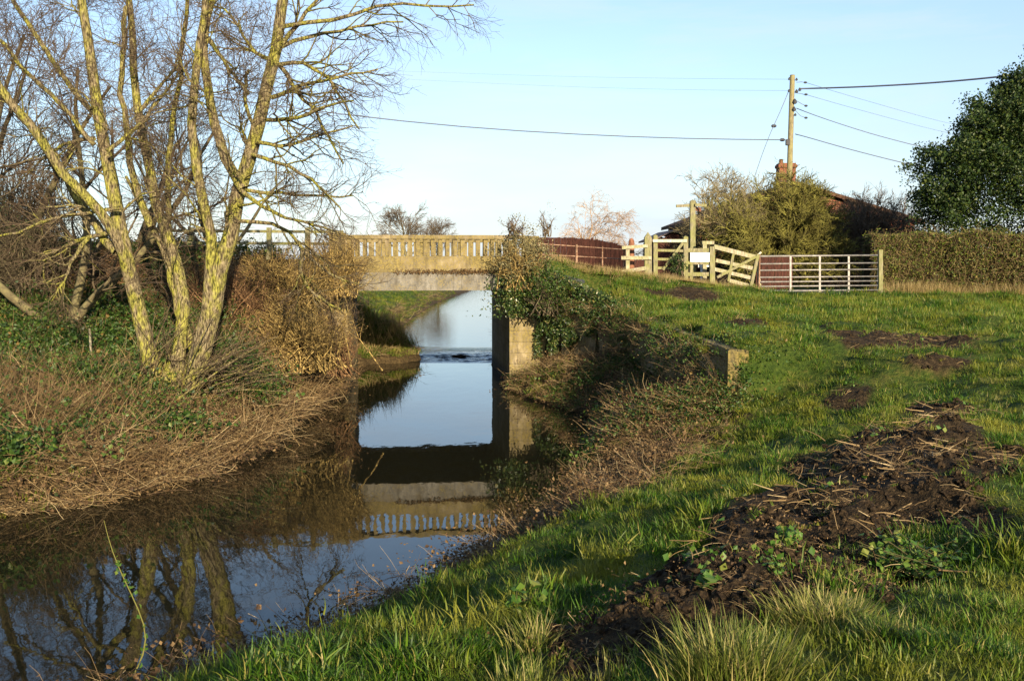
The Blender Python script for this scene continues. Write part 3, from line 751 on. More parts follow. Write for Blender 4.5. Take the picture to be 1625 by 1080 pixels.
# ------------------------------------------------------------------ fences, gates, posts on the right
def post(mb, px, y0, y1, Yd, wpx, tip=0.0, dx=0.0):
    a = U(px + dx, y1, Yd); b = U(px, y0, Yd); w = wpx / F * Yd
    mb.bar(a, b, w, w, up=(1, 0, 0))
    if tip > 0:
        r = [b + np.array([i * w / 2, j * w / 2, 0]) for i, j in ((-1, -1), (1, -1), (1, 1), (-1, 1))]
        mb.add(np.vstack([r, [b + np.array([0, 0, tip])]]), (), [[0, 1, 4], [1, 2, 4], [2, 3, 4], [3, 0, 4]])
    return mb
def gz(px, Yd):
    x = (px - 812.5) / F * Yd; return h1(x, Yd)
def pyg(px, Yd):
    """photo row at which the ground stands at depth Yd"""
    z = gz(px, Yd) - .12
    return 540 - F * math.tan(math.atan2(z - CAMZ, Yd) + PITCH)
GY = 29.6
# tall pointed post and its rails
t = empty('gate_post', tuple(U(1028, pyg(1028, GY), GY)), 'tall thick mossy wooden post with pointed top, left of the small wooden gate', 'post')
post(MB(), 1028, 377, pyg(1028, GY), GY, 11, .17).build('post', M['wood'], t)
t = empty('round_post', tuple(U(1002, pyg(1002, GY + .4), GY + .4)), 'brown round-topped wooden post at the left end of the low rails', 'post')
mb = MB(); a, b = U(1002, pyg(1002, GY + .4), GY + .4), U(1002, 386, GY + .4)
mb.tube([a, b, b + (0, 0, .07), b + (0, 0, .13), b + (0, 0, .155)], [.09, .09, .085, .055, .01], 10); mb.build('post', M['wood_brown'], t)
t = empty('rail_fence', tuple(U(990, pyg(990, GY - .1), GY - .1)), 'short length of broken wooden rails left of the tall pointed post', 'fence')
for (x0, y0), (x1, y1), w in (((987, 393), (1028, 390), 5), ((986, 409), (1034, 409), 5.5), ((986, 432), (1026, 425), 6)):
    MB().bar(U(x0, y0, GY - .15), U(x1, y1, GY - .15), w / F * GY, .045).build('rail', M['wood_grey'], t)
post(MB(), 996, 393, pyg(996, GY) , GY - .05, 6).build('post', M['wood_grey'], t)
# small pedestrian gate
t = empty('wooden_gate', tuple(U(1060, pyg(1060, GY), GY)), 'small wooden pedestrian gate with a diagonal brace between two posts', 'gate')
post(MB(), 1040, 374, pyg(1040, GY), GY, 6.5, .04).build('post', M['wood'], t)
post(MB(), 1088, 376, pyg(1088, GY), GY, 7, .04).build('post', M['wood'], t)
MB().bar(U(1036, 382, GY - .1), U(1090, 382, GY - .1), .085, .04).build('top_rail', M['wood_pale'], t)
for y0 in (397, 411, 425): MB().bar(U(1043, y0, GY - .02), U(1086, y0 + 1, GY - .02), .075, .03).build('rail', M['wood'], t)
MB().bar(U(1052, 428, GY - .07), U(1084, 385, GY - .07), .08, .03).build('brace', M['wood'], t)
# notice panel
t = empty('notice_frame', tuple(U(1110, pyg(1110, GY), GY)), 'wooden fence frame carrying a blank white notice board beside the small gate', 'fence')
post(MB(), 1130, 391, pyg(1130, GY) , GY, 8).build('post', M['wood'], t)
post(MB(), 1097, 392, pyg(1097, GY), GY + .06, 5).build('post', M['wood'], t)
for y0, w in ((397, 6), (417, 5), (435, 6)): MB().bar(U(1091, y0, GY + .01), U(1127, y0, GY + .01), w / F * GY, .04).build('rail', M['wood'], t)
MB().bar(U(1095.5, 408, GY - .05), U(1126, 408, GY - .05), 14.5 / F * GY, .012).build('notice_board', M['white'], t)
t = empty('small_sign', tuple(U(1116, pyg(1116, GY + 1.2), GY + 1.2)), 'little white board on a short stake behind the notice frame', 'sign')
MB().bar(U(1108, 422, GY + 1.2), U(1125, 421, GY + 1.2), 4.5 / F * GY, .02).build('board', M['white'], t)
post(MB(), 1113, 423, pyg(1113, GY + 1.2), GY + 1.22, 2.5).build('stake', M['white'], t)
# finger post
t = empty('fingerpost', tuple(U(1098, pyg(1098, GY + 1.6), GY + 1.6)), 'tall wooden footpath signpost with two thin arms behind the notice board', 'signpost')
post(MB(), 1099, 319, pyg(1098, GY + 1.6), GY + 1.6, 8, .05).build('post', M['wood'], t)
for a_, b_ in (((1073, 327), (1095.5, 326)), ((1103, 325), (1121, 326))):
    p0, p1 = U(*a_, GY + 1.45), U(*b_, GY + 1.6 if a_[0] > 1100 else GY + 1.6)
    MB().bar(p0, p1, .085, .03).build('sign_arm', M['wood'], t)
MB().bar(U(1103, 331, GY + 1.62), U(1112, 333, GY + 2.3), .12, .035).build('sign_arm', M['wood_brown'], t)
t = empty('square_post', tuple(U(1122, pyg(1122, GY + 1), GY + 1)), 'pale square-topped post just behind the notice frame', 'post')
post(MB(), 1118, 386, pyg(1118, GY + 1), GY + 1, 6).build('post', M['wood_grey'], t)
MB().bar(U(1114, 385, GY + 1), U(1133, 385, GY + 1), .1, .1).build('cap', M['wood_grey'], t)
# leaning wooden field gate
t = empty('leaning_gate', tuple(U(1165, pyg(1165, GY), GY)), 'sagging wooden field gate leaning to the right beside the metal gate', 'gate')
for a_, b_, w in (((1133, 391), (1199, 408), 6), ((1136, 413), (1197, 426), 5), ((1134, 427), (1193, 441), 5), ((1158, 445), (1191, 454), 5)):
    MB().bar(U(*a_, GY + .02), U(*b_, GY + .02), w * 1.15 / F * GY, .04).build('rail', M['wood_grey'], t)
MB().bar(U(1164, 402, GY - .03), U(1156, 446, GY - .03), .075, .03, up=(1, 0, 0)).build('upright', M['wood'], t)
MB().bar(U(1203, 404, GY - .03), U(1190, 462, GY - .03), .09, .06, up=(1, 0, 0)).build('end_stile', M['wood'], t)
MB().bar(U(1138, 440, GY - .065), U(1200, 407, GY - .065), .075, .03).build('brace', M['wood'], t)
# metal field gate
t = empty('metal_field_gate', tuple(U(1298, pyg(1298, GY), GY)), 'wide galvanised seven-bar field gate standing closed before the dark garden', 'gate')
def tube_px(a_, b_, r, ya=GY, yb=GY): return MB().tube([U(*a_, ya), U(*b_, yb)], r, 8)
for y0 in (406.6, 418.7, 428.9, 440, 447.2, 454.4, 461.6):
    tube_px((1206, y0), (1393, y0 - 1.6), .026 if y0 < 410 else .021, GY, GY - .1).build('bar', M['galv'], t)
for x0 in (1254.6, 1301, 1347): MB().bar(U(x0, 406.8, GY - .06), U(x0, 463.2, GY - .06), .055, .012, up=(1, 0, 0)).build('upright', M['galv'], t)
tube_px((1205.5, 403), (1204.5, 466), .026).build('end_upright', M['rust'], t)
tube_px((1393.3, 404), (1393, 464), .024).build('end_upright', M['galv'], t)
t = empty('hinge_post', tuple(U(1396, pyg(1396, GY - .1), GY - .1)), 'mossy wooden post where the metal gate meets the hedge', 'post')
post(MB(), 1397, 396, pyg(1396, GY - .1), GY - .1, 6).build('post', M['wood'], t)
t = empty('stub_post', tuple(U(1201, pyg(1201, GY), GY + .12)), 'short grey post with cross pieces between the two field gates', 'post')
MB().bar(U(1200, 404, GY + .12), U(1206, 455, GY + .12), .07, .07, up=(1, 0, 0)).build('post', M['wood_grey'], t)
MB().bar(U(1196, 410, GY + .06), U(1208, 400, GY + .06), .05, .03).build('latch_bar', M['wood_pale'], t)
# brown fence panel behind gate
def board_fence(name, pts, label, zt, zb, step=.11):
    """pts [(x,y)], zt/zb heights per point"""
    r = empty(name, (float(pts[0][0]), float(pts[0][1]), float(zb[0])), label, 'fence')
    P = np.array(pts, float); seg = np.linalg.norm(np.diff(P, axis=0), axis=1); cum = np.concatenate([[0], np.cumsum(seg)])
    mb = MB(); s = 0; k = 0
    while s < cum[-1]:
        x, y = np.interp(s, cum, P[:, 0]), np.interp(s, cum, P[:, 1]); x2, y2 = np.interp(s + step * .9, cum, P[:, 0]), np.interp(s + step * .9, cum, P[:, 1])
        t1 = np.interp(s, cum, zt) + random.uniform(-.012, .012); b1 = np.interp(s, cum, zb)
        c = np.array([(x + x2) / 2, (y + y2) / 2 - (k % 2) * .012, (t1 + b1) / 2]); mb.box(c, (step * .94, .018, t1 - b1), (x2 - x, y2 - y)); s += step; k += 1
    mb.build('board_panel', M['board'], r, kind='stuff')
    for sp in np.arange(0, cum[-1] + .1, 2.4):
        x, y = np.interp(sp, cum, P[:, 0]), np.interp(sp, cum, P[:, 1]); t1 = np.interp(sp, cum, zt) + .05; b1 = np.interp(sp, cum, zb) - .2
        MB().box((x, y + .07, (t1 + b1) / 2), (.09, .09, t1 - b1)).build('post', M['board'], r)
    return r
fp = [U(838, 376, 35.5), U(900, 377, 35), U(945, 380, 34.5), U(970, 385, 34), U(993, 392, 33.5)]
board_fence('board_fence', [(p[0], p[1]) for p in fp], 'dark red-brown close-board fence dipping towards the gates right of the bridge', [p[2] for p in fp], [2.75, 2.75, 2.75, 2.7, 2.7])
fp = [U(1203, 410, 33), U(1256, 410, 33)]
board_fence('board_fence', [(p[0], p[1]) for p in fp], 'dark red-brown board panel seen through the left bars of the metal gate', [3.62, 3.62], [2.5, 2.5])
fp = [U(1003, 424, 33), U(1020, 424, 33)]
board_fence('board_fence', [(p[0], p[1]) for p in fp], 'small dark brown board panel behind the low rails', [3.5, 3.5], [2.5, 2.5])
# metal railing
t = empty('metal_railing', tuple(U(877, 430, 31)), 'thin rusty two-rail metal railing before the brown board fence', 'railing')
for (a_, b_) in (((846, 386), (992, 396)), ((850, 403), (990, 411))): tube_px(a_, b_, .016, 31, 30.4).build('rail', M['rust'], t)
for x0, r_ in ((848, .018), (877, .018), (915, .04), (956, .022), (990, .02)):
    yy = np.interp(x0, [846, 992], [31, 30.4]); tube_px((x0, np.interp(x0, [846, 992], [383, 393])), (x0, pyg(x0, yy)), r_, yy, yy).build('post', M['rust'], t)
# post and rail fence left of the bridge, on the road side
t = empty('post_rail_fence', tuple(U(350, 400, 26.6)), 'dark wooden post and rail fence on the embankment seen through the tree trunks', 'fence')
for y0 in (367, 386): MB().bar(U(255, y0 - 1, 26.2), U(545, y0 + 1, 27), .075, .04).build('rail', M['wood'], t)
for x0 in (258, 304, 365, 427, 488): MB().bar(U(x0, 361, 26.6), U(x0, 412, 26.6), .12, .1, up=(1, 0, 0)).build('post', M['wood'], t)
# lone stake on left bank
sp_ = hits([(145, 595)])[0]
t = empty('wooden_stake', tuple(sp_), 'thin pale stake standing in the undergrowth left of the tree', 'stake')
MB().tube([sp_ + (0, 0, -.1), sp_ + (.01, 0, .4), sp_ + (-.005, 0, (595 - 522) / F * sp_[1])], [.03, .028, .024], 7).build('stake', M['wood_grey'], t)
# dark slab at the wing wall top
p = U(905, 441, 27.6)
t = empty('dark_slab', tuple(p), 'dark grey flat slab lying at the top of the ivy-covered wing wall', 'slab')
mb = MB(); b = np.array([U(884, 436, 27.3), U(924, 449, 26.6), U(928, 446, 27.6), U(900, 432, 28.6)]); mb.hexa(b - (0, 0, .04), b + (0, 0, .03)); mb.build('slab', M['tarp'], t)

# ------------------------------------------------------------------ utility pole and wires
PY = 44.0
pole = empty('utility_pole', tuple(U(1249, 440, PY)), 'tall weathered wooden utility pole with insulators rising above the house', 'utility pole')
a, b = U(1248, 440, PY), U(1257.5, 121, PY)
MB().tube([a, a + (b - a) * .5, b, b + (0, 0, .05)], [.145, .125, .11, .10], 12).build('pole', M['pole'], pole)
for px, py, s in ((1252.5, 125, 1), (1264, 126, 1), (1252, 144, 1), (1264, 145, 1.3), (1261, 161, 1.8), (1260, 173, 1.6), (1262, 182, 1), (1269, 142, 1.2)):
    c = U(px, py, PY - .12); r_ = .06 * s
    MB().tube([c + (0, 0, -r_), c + (0, 0, -r_ * .4), c + (0, 0, r_ * .3), c + (0, 0, r_)], [r_ * .6, r_, r_ * .7, r_ * .3], 7).build('insulator', M['dark'], pole)
MB().box(U(1250, 226, PY - .18), (.16, .16, .26), bev=.02).build('junction_box', M['dark'], pole)
def wire(pix, Ya, Yb, r, label, mat='cable', name='power_cable'):
    k = len(pix); P = [U(px, py, Ya + (Yb - Ya) * i / (k - 1)) for i, (px, py) in enumerate(pix)]
    P = smooth_line(P, 14); mb = MB().tube(P, r, 5); return tag(mb.build(name, M[mat], None), label, 'cable', None)
wire([(1268, 141), (1360, 138.5), (1480, 132), (1590, 122), (1700, 108)], PY, 34, .034, 'thick dark overhead cable running right from the pole towards the evergreen')
wire([(1246, 222), (1100, 221), (900, 213), (700, 200), (560, 184), (300, 150), (0, 100)], PY, 36, .022, 'long thin overhead cable stretching left from the pole across the sky')
wire([(1264, 172), (1300, 186), (1380, 212), (1460, 233), (1520, 246)], PY, 52, .018, 'thin cable sloping down right from the middle of the pole')
wire([(1262, 213), (1275, 216), (1340, 235), (1430, 258), (1480, 268)], PY, 52, .022, 'lowest cable sloping right from the pole into the bare tree')
wire([(1252, 126), (1100, 125), (900, 122), (600, 112)], PY, 90, .0045, 'very faint upper wire running left from the pole top')
wire([(1252, 144), (1100, 143), (900, 138), (600, 124)], PY, 90, .0045, 'very faint second wire running left below the pole top')
wire([(1278, 131), (1340, 150), (1480, 190), (1560, 208)], PY, 80, .009, 'faint wire sloping right from the pole top')
wire([(1278, 150), (1340, 168), (1480, 206), (1560, 222)], PY, 80, .009, 'faint wire sloping right below the topmost one')
wire([(1251, 146), (1238, 178), (1225, 205), (1210, 243), (1196, 285)], PY, 43, .014, 'stay wire slanting down left from the pole', 'cable', 'stay_wire')
wire([(1264, 131), (1272, 130), (1279, 132)], PY, PY, .012, 'short link wire at the very top right of the pole')
wire([(1265, 148), (1272, 149), (1279, 151)], PY, PY, .012, 'short link wire second from the top right of the pole')
wire([(1264, 160), (1272, 165), (1279, 168)], PY, PY, .012, 'short link wire third from the top right of the pole')
wire([(1263, 176), (1270, 184), (1279, 187)], PY, PY, .012, 'lowest short link wire at the right of the pole')
for (px, py), lb in (((1278, 131), 'topmost small black insulator hanging on a wire right of the pole'), ((1279, 150), 'second small black insulator right of the pole'),
                     ((1279, 168), 'third small black insulator right of the pole'), ((1279, 187), 'lowest small black insulator right of the pole'),
                     ((1241.5, 222), 'black insulator on the long left-hand cable beside the pole'), ((1228, 200), 'black insulator half way down the stay wire')):
    c = U(px, py, PY); s = .11 if px < 1245 else .07
    mb = MB().tube([c + (-s, 0, 0), c + (-s * .5, 0, 0), c + (s * .5, 0, 0), c + (s, 0, 0)], [s * .3, s * .65, s * .65, s * .3], 7)
    tag(mb.build('insulator', M['dark']), lb, 'insulator', 'insulators on the wires')

# ------------------------------------------------------------------ house and shed
HY = 47.0
hx0, hx1 = U(1108, 350, HY)[0], U(1452, 350, HY)[0]; ez = U(1110, 352, HY)[2]; rz_ = U(1250, 294, HY)[2]; hxm = U(1262, 294, HY)[0]; hd = 9.0
house = empty('brick_house', (float((hx0 + hx1) / 2), HY, 2.6), 'low red brick house with tiled gable roof and chimney behind the mossy trees', 'house')
mb = MB(); gb = 2.0
mb.add([(hx0, HY, gb), (hx1, HY, gb), (hx1, HY, ez), (hxm, HY, rz_ - .15), (hx0, HY, ez), (hx0, HY + hd, gb), (hx1, HY + hd, gb), (hx1, HY + hd, ez), (hxm, HY + hd, rz_ - .15), (hx0, HY + hd, ez)],
       [[0, 1, 2, 4], [1, 6, 7, 2], [5, 0, 4, 9], [6, 5, 9, 7]], [[2, 3, 4], [7, 9, 8]])
mb.build('wall', M['brick'], house)
for xe, sgn in ((hx0, -1), (hx1, 1)):
    dx = hxm - xe; sl_ = (rz_ - ez) / abs(dx)
    x_e = xe + sgn * .35; z_e = ez - .35 * sl_
    rt = MB(); y0, y1 = HY - .3, HY + hd + .3
    b = np.array([(x_e, y0, z_e), (hxm, y0, rz_), (hxm, y1, rz_), (x_e, y1, z_e)])
    if sgn > 0: b = b[[1, 0, 3, 2]]
    rt.hexa(b, b + (0, 0, .14)); ro = rt.build('roof', M['tile'], house)
    # courses of tiles as raised strips
    tl = MB()
    for k in range(22):
        f0, f1 = k / 22, (k + .92) / 22
        xa, xb = x_e + (hxm - x_e) * f0, x_e + (hxm - x_e) * f1; za, zb = z_e + (rz_ - z_e) * f0 + .142, z_e + (rz_ - z_e) * f1 + .142
        bb_ = np.array([(xa, y0, za), (xb, y0, zb), (xb, y1, zb), (xa, y1, za)])
        if sgn > 0: bb_ = bb_[[1, 0, 3, 2]]
        tl.hexa(bb_, bb_ + (0, 0, .03))
    tl.build('tiles', M['tile'], ro, kind='stuff')
cx = U(1247, 281, HY + 1.5)
ch = MB(); ch.box((cx[0], HY + 1.5, (cx[2] + rz_) / 2 - .1), (.8, .6, 2.0), bev=.02); ch.box((cx[0], HY + 1.5, cx[2] + .50), (.9, .7, .16), bev=.02)
cho = ch.build('chimney', M['brick'], house)
for dx in (-.24, .22): MB().tube([(cx[0] + dx, HY + 1.5, cx[2] + .5), (cx[0] + dx, HY + 1.5, cx[2] + .85)], [.11, .09], 9).build('chimney_pot', M['brick'], cho)
for px0, px1, py0, py1 in ((1139, 1162, 354, 388), (1330, 1360, 372, 398)):
    p0, p1 = U(px0, py0, HY - .03), U(px1, py1, HY - .03); c = (p0 + p1) / 2; w, hgt = abs(p1[0] - p0[0]), abs(p0[2] - p1[2])
    fr = MB()
    for q, sz in (((c[0], HY - .03, p0[2]), (w, .08, .07)), ((c[0], HY - .03, p1[2]), (w, .08, .07)), ((p0[0], HY - .03, c[2]), (.07, .08, hgt - .072)), ((p1[0], HY - .03, c[2]), (.07, .08, hgt - .072)), ((c[0], HY - .035, c[2]), (.05, .06, hgt - .072))): fr.box(q, sz)
    wo_ = fr.build('window', M['white'], house)
    MB().box((c[0], HY - .012, c[2]), (w - .05, .02, hgt - .05)).build('pane', M['glass'], wo_)
# lean-to shed
SY = 39.5
shed = empty('garden_shed', (float(U(1080, 400, SY)[0]), SY, 2.6), 'low dark shed with a shallow pitched roof behind the small wooden gate', 'shed')
x0, x1, xm = U(1042, 380, SY)[0], U(1128, 380, SY)[0], U(1068, 368, SY)[0]; e0, e1, rm = U(1042, 381, SY)[2], U(1128, 392, SY)[2], U(1068, 367, SY)[2]
MB().add([(x0, SY, 2.2), (x1, SY, 2.2), (x1, SY, e1 - .1), (xm, SY, rm - .06), (x0, SY, e0 - .06), (x0, SY + 4, 2.2), (x1, SY + 4, 2.2), (x1, SY + 4, e1 - .1), (xm, SY + 4, rm - .06), (x0, SY + 4, e0 - .06)],
         [[1, 6, 7, 2], [5, 0, 4, 9], [0, 1, 2, 4], [6, 5, 9, 7]], [[2, 3, 4], [7, 9, 8]]).build('wall', M['board'], shed)
for a_, b_ in (((x0 - .2, e0 - .05), (xm, rm)), ((xm + .002, rm), (x1 + .1, e1))):
    b = np.array([(a_[0], SY - .15, a_[1]), (b_[0], SY - .15, b_[1]), (b_[0], SY + 4.1, b_[1]), (a_[0], SY + 4.1, a_[1])]); MB().hexa(b, b + (0, 0, .06)).build('roof', M['slate'], shed)

# ------------------------------------------------------------------ trees and shrubs by the house
def mossy_tree(name, px, Yd, H, spread, seed, label, moss='bark_moss', multi=3, leaves=0, low=.1, cat='tree', twig=.008, dense=1.2):
    x = (px - 812.5) / F * Yd; z = h1(x, Yd)
    mat = M[moss or 'bark_dark']
    t = bare_tree(name, x, Yd, z, (name, seed), label, cat, None, 1, 0, H=H, spread=spread, seed=seed, mat=mat, trunk_r=.10, multi=multi, twig=twig, dense=dense, low=low)
    return t
mossy_tree('mossy_tree', 1168, 38.5, 4.8, 5.0, 31, 'spreading grey-green bare tree in front of the brick gable', 'bark_grey', multi=3, twig=.010, dense=1.2, low=.35)
mossy_tree('mossy_tree', 1115, 40, 4.6, 4.4, 32, 'pale bare tree left of the house behind the signpost', 'bark_grey', multi=3, twig=.011, dense=1.5)
mossy_tree('mossy_tree', 1225, 37, 3.9, 4.2, 33, 'dense yellow-green mossy tree below the utility pole', multi=6, dense=2.4, twig=.013, low=.05)
mossy_tree('mossy_tree', 1272, 37.5, 4.5, 4.2, 36, 'bushy yellow-green mossy tree right of the utility pole', multi=6, dense=2.4, twig=.013, low=.05)
mossy_tree('mossy_tree', 1205, 36.5, 2.3, 2.6, 39, 'low spreading mossy tree behind the sagging wooden gate', multi=5, dense=2.0, twig=.011, low=.05)
mossy_tree('bare_tree', 1430, 44, 5.2, 4.4, 35, 'tall grey leafless tree between the house roof and the evergreen', False, multi=2, twig=.009)
mossy_tree('bare_tree', 1335, 43, 4.6, 4.5, 37, 'grey leafless tree rising over the right roof slope', False, multi=2, twig=.009)
mossy_tree('bare_tree', 1390, 41, 3.6, 3.6, 38, 'small dark leafless tree against the right end of the roof', False, multi=3, twig=.009)

mossy_tree('bare_tree', 1362, 40.5, 2.9, 4.6, 41, 'dense dark thorn tree in shade before the right half of the house', False, multi=6, twig=.014, dense=2.4, low=.05)
def blob_points(n, c, r, seed, shell=.55, lump=.22, zc=.0):
    g = np.random.default_rng(seed); d = unit(g.normal(size=(n, 3)))
    k = 1 + lump * (np.sin(d[:, 0] * 5.1 + seed) * np.cos(d[:, 1] * 4.3 + seed * 2) + .8 * np.sin(d[:, 2] * 7 + d[:, 0] * 6 + seed))
    q = shell + (1 - shell) * g.random(n) ** .6
    return np.array(c) + d * np.array(r) * (k * q)[:, None]
def clumpy(n_cl, per, c, r, seed, cr=.35, shell=.5, lump=.2):
    g = np.random.default_rng(seed + 7); C = blob_points(n_cl, c, r, seed, shell, lump)
    P = np.repeat(C, per, 0) + g.normal(size=(n_cl * per, 3)) * cr * g.uniform(.5, 1, (n_cl * per, 1)); return P
# evergreen
EY = 33.0
ex = 18.0; eg = h1(ex, EY)
ev = empty('evergreen_tree', (float(ex), EY, eg), 'large dark glossy evergreen tree at the right edge behind the hedge', 'tree')
MB().tube([(ex, EY, eg - .2), (ex + .05, EY, eg + 2.5), (ex, EY, eg + 5.5), (ex, EY, eg + 6.8)], [.3, .24, .12, .03], 9).build('trunk', M['bark_dark'], ev, attr=None)
P = [clumpy(1100, 48, (ex, EY, 5.4), (4.8, 3.6, 2.9), 3, .19, .70, .13), clumpy(650, 48, (ex + .3, EY, 7.5), (3.4, 2.8, 2.5), 4, .19, .68, .15), clumpy(120, 48, (ex - 1.5, EY, 8.9), (.7, .7, .85), 5, .14, .45, .2),
     clumpy(520, 36, (ex, EY, 6.0), (3.9, 2.8, 2.9), 21, .3, .1, .1),
     clumpy(190, 48, (ex - 3.9, EY - .6, 5.9), (1.2, 1.1, 1.5), 6, .16, .5, .2), clumpy(190, 48, (ex - 2.6, EY - .6, 7.4), (1.15, 1.0, 1.2), 9, .15, .5, .25), clumpy(90, 48, (ex - 1.6, EY - .6, 8.6), (.8, .8, .8), 12, .14, .5, .25)]
link('crown', leaf_mesh('crown', np.vstack(P), .105, M['holly'], np.random.default_rng(4), asp=.65), ev)

# hedge
def hedge(name, pts, w, hgt, label, seed, n, mat='hedge'):
    g = np.random.default_rng(seed); P = np.array(pts, float); r = empty(name, (*P[0], h1(*P[0])), label, 'hedge')
    seg = np.linalg.norm(np.diff(P, axis=0), axis=1); cum = np.concatenate([[0], np.cumsum(seg)])
    s = g.random(n) * cum[-1]; x = np.interp(s, cum, P[:, 0]); y = np.interp(s, cum, P[:, 1]); base = hz(x, y)
    # stems: shell-biased twigs
    u = g.uniform(-1, 1, n); v = g.random(n) ** .7; edge = g.random(n) < .6
    u = np.where(edge & (v < .93), np.sign(u) * g.uniform(.8, 1.05, n), u); v = np.where(~edge, g.uniform(.85, 1.03, n), v)
    bulge = 1 + .35 * fbm(s * 1.1 + 5, v * 2.5, 4)
    sd = (P[1:] - P[:-1]) / seg[:, None]; si = np.clip(np.searchsorted(cum, s) - 1, 0, len(seg) - 1); hn = np.stack([-sd[si, 1], sd[si, 0]], 1); off_ = u * w / 2 * bulge
    C = np.stack([x + hn[:, 0] * off_, y + hn[:, 1] * off_, base + v * hgt * (1 + .10 * fbm(s * 1.3, s * 0 + 2.2, 4)) + .02 + (g.random(n) < .04) * g.random(n) ** 2 * .32], 1)
    d = unit(g.normal(size=(n, 3)) + np.stack([hn[:, 0] * u, hn[:, 1] * u, v * .8 + .2], 1)); L = g.uniform(.10, .26, n)[:, None]
    Q = np.stack([C - d * L * .6, C + d * L * .4], 1); rad = np.tile([.007, .0035], (n, 1))
    V, f = tube_np(Q, rad, 3); vv = np.repeat(g.random(n), 6)
    link('branches', npmesh('branches', V, f, {'v': vv}, False, [M['hedgetwig']]), r)
    k = int(n * .8); li = g.integers(0, n, k)
    link('foliage', leaf_mesh('foliage', C[li] + g.normal(size=(k, 3)) * .05, .075, M['hedgeleaf'], g), r)
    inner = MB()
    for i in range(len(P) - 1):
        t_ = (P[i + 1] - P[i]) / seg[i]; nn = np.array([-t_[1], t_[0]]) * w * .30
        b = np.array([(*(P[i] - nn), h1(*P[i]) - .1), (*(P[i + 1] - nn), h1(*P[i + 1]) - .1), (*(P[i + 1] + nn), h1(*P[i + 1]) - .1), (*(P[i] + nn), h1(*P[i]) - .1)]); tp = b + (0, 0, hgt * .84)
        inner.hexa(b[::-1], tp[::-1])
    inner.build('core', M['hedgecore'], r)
    return r
M['hedgetwig'] = leafmat('hedge_twigs', [(0, (.05, .03, .018)), (.5, (.12, .08, .035)), (.85, (.22, .17, .06)), (1, (.32, .27, .1))], trans=.05, rough=.8)
M['hedgeleaf'] = leafmat('hedge_leaves', [(0, (.035, .045, .009)), (.5, (.085, .12, .018)), (.9, (.17, .21, .03)), (1, (.26, .18, .05))], trans=.25)
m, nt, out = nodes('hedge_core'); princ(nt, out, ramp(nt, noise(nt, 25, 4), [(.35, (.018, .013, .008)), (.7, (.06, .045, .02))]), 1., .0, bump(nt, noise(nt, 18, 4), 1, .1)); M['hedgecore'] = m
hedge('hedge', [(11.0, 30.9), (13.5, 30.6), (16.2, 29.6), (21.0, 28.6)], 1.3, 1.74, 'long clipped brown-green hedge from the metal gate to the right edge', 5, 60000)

for k_, st_ in (('gold', [(0, (.045, .03, .014)), (.5, (.17, .115, .04)), (1, (.38, .28, .10))]), ('red', [(0, (.05, .028, .016)), (.5, (.13, .07, .035)), (1, (.25, .15, .07))]), ('dark', [(0, (.02, .014, .010)), (.6, (.06, .048, .03)), (1, (.12, .10, .055))])):
    m, nt, out = nodes('twigs_' + k_); princ(nt, out, ramp(nt, noise(nt, 16, 3), [(.36, st_[0][1]), (.5, st_[1][1]), (.64, st_[2][1])]), .85, .15); M['tw_' + k_] = m
# dark evergreen shrub by the small gate
def shrub(name, c, r, label, n_cl, per, size, mat, seed, stems=30, cr=.12, shell=.3, stemmat='bark_dark', cat='shrub', group=None):
    g = np.random.default_rng(seed); root = empty(name, (c[0], c[1], c[2] - r[2] * .9), label, cat, group)
    b = np.array([c[0], c[1], c[2] - r[2]]); E = blob_points(stems, c, np.array(r) * .95, seed + 1, .5)
    B0 = b + g.normal(size=(stems, 3)) * np.array([r[0] * .3, r[1] * .3, .03]); mid = (B0 + E) / 2 + g.normal(size=(stems, 3)) * min(r) * .15 + np.array([0, 0, r[2] * .2])
    Q = np.stack([B0, (B0 * .5 + mid * .5) + g.normal(size=(stems, 3)) * .02, mid, (mid + E) / 2 + g.normal(size=(stems, 3)) * .03, E], 1); rad = np.tile([.018, .015, .012, .008, .004], (stems, 1))
    a, ra = spawn(Q, rad, 8, .3, 1, (min(r) * .3, min(r) * .8), 40, 4, .6, .2, (0, 0, .05), .004, g)
    link('branches', mesh_tubes('branches', [(Q, rad, 5), (a, ra, 3)], M[stemmat]), root)
    if n_cl: link('foliage', leaf_mesh('foliage', clumpy(n_cl, per, c, r, seed, cr, shell), size, M[mat], g), root)
    return root
c = U(1075, 420, GY - .4); shrub('dark_shrub', (c[0], c[1], c[2]), (.22, .2, .36), 'small very dark evergreen shrub in front of the little gate', 50, 14, .07, 'holly', 3, 8, .05)
# ivy and shrub at the right end of the bridge parapet
c = U(838, 408, 27.0); shrub('ivy_shrub', c, (.78, .6, .62), 'grey-green bushy shrub smothering the right end of the bridge parapet', 170, 22, .055, 'shrubleaf' if 'shrubleaf' in M else 'ivy', 6, 60, .10, .3) if False else None
M['shrubleaf'] = leafmat('shrub_leaves', [(0, (.08, .07, .035)), (.5, (.19, .17, .075)), (.85, (.30, .27, .13)), (1, (.42, .37, .22))], trans=.2)
c = U(828, 412, 27.0); shrub('overgrown_shrub', c, (.88, .55, .80), 'grey-brown leafy shrub smothering the right end of the bridge parapet', 230, 20, .055, 'shrubleaf', 6, 110, .10, .3, 'tw_gold')
c = U(868, 455, 26.6); shrub('overgrown_shrub', c, (.75, .5, .75), 'green-brown bush hanging at the corner where wing wall meets bridge', 150, 20, .06, 'bramble', 26, 40, .12, .3, 'tw_dark')
c = U(815, 355, 27.2); shrub('overgrown_shrub', c, (.42, .4, .35), 'sparse upright twigs with few leaves poking above the parapet end', 26, 8, .045, 'shrubleaf', 16, 22, .06, .4)
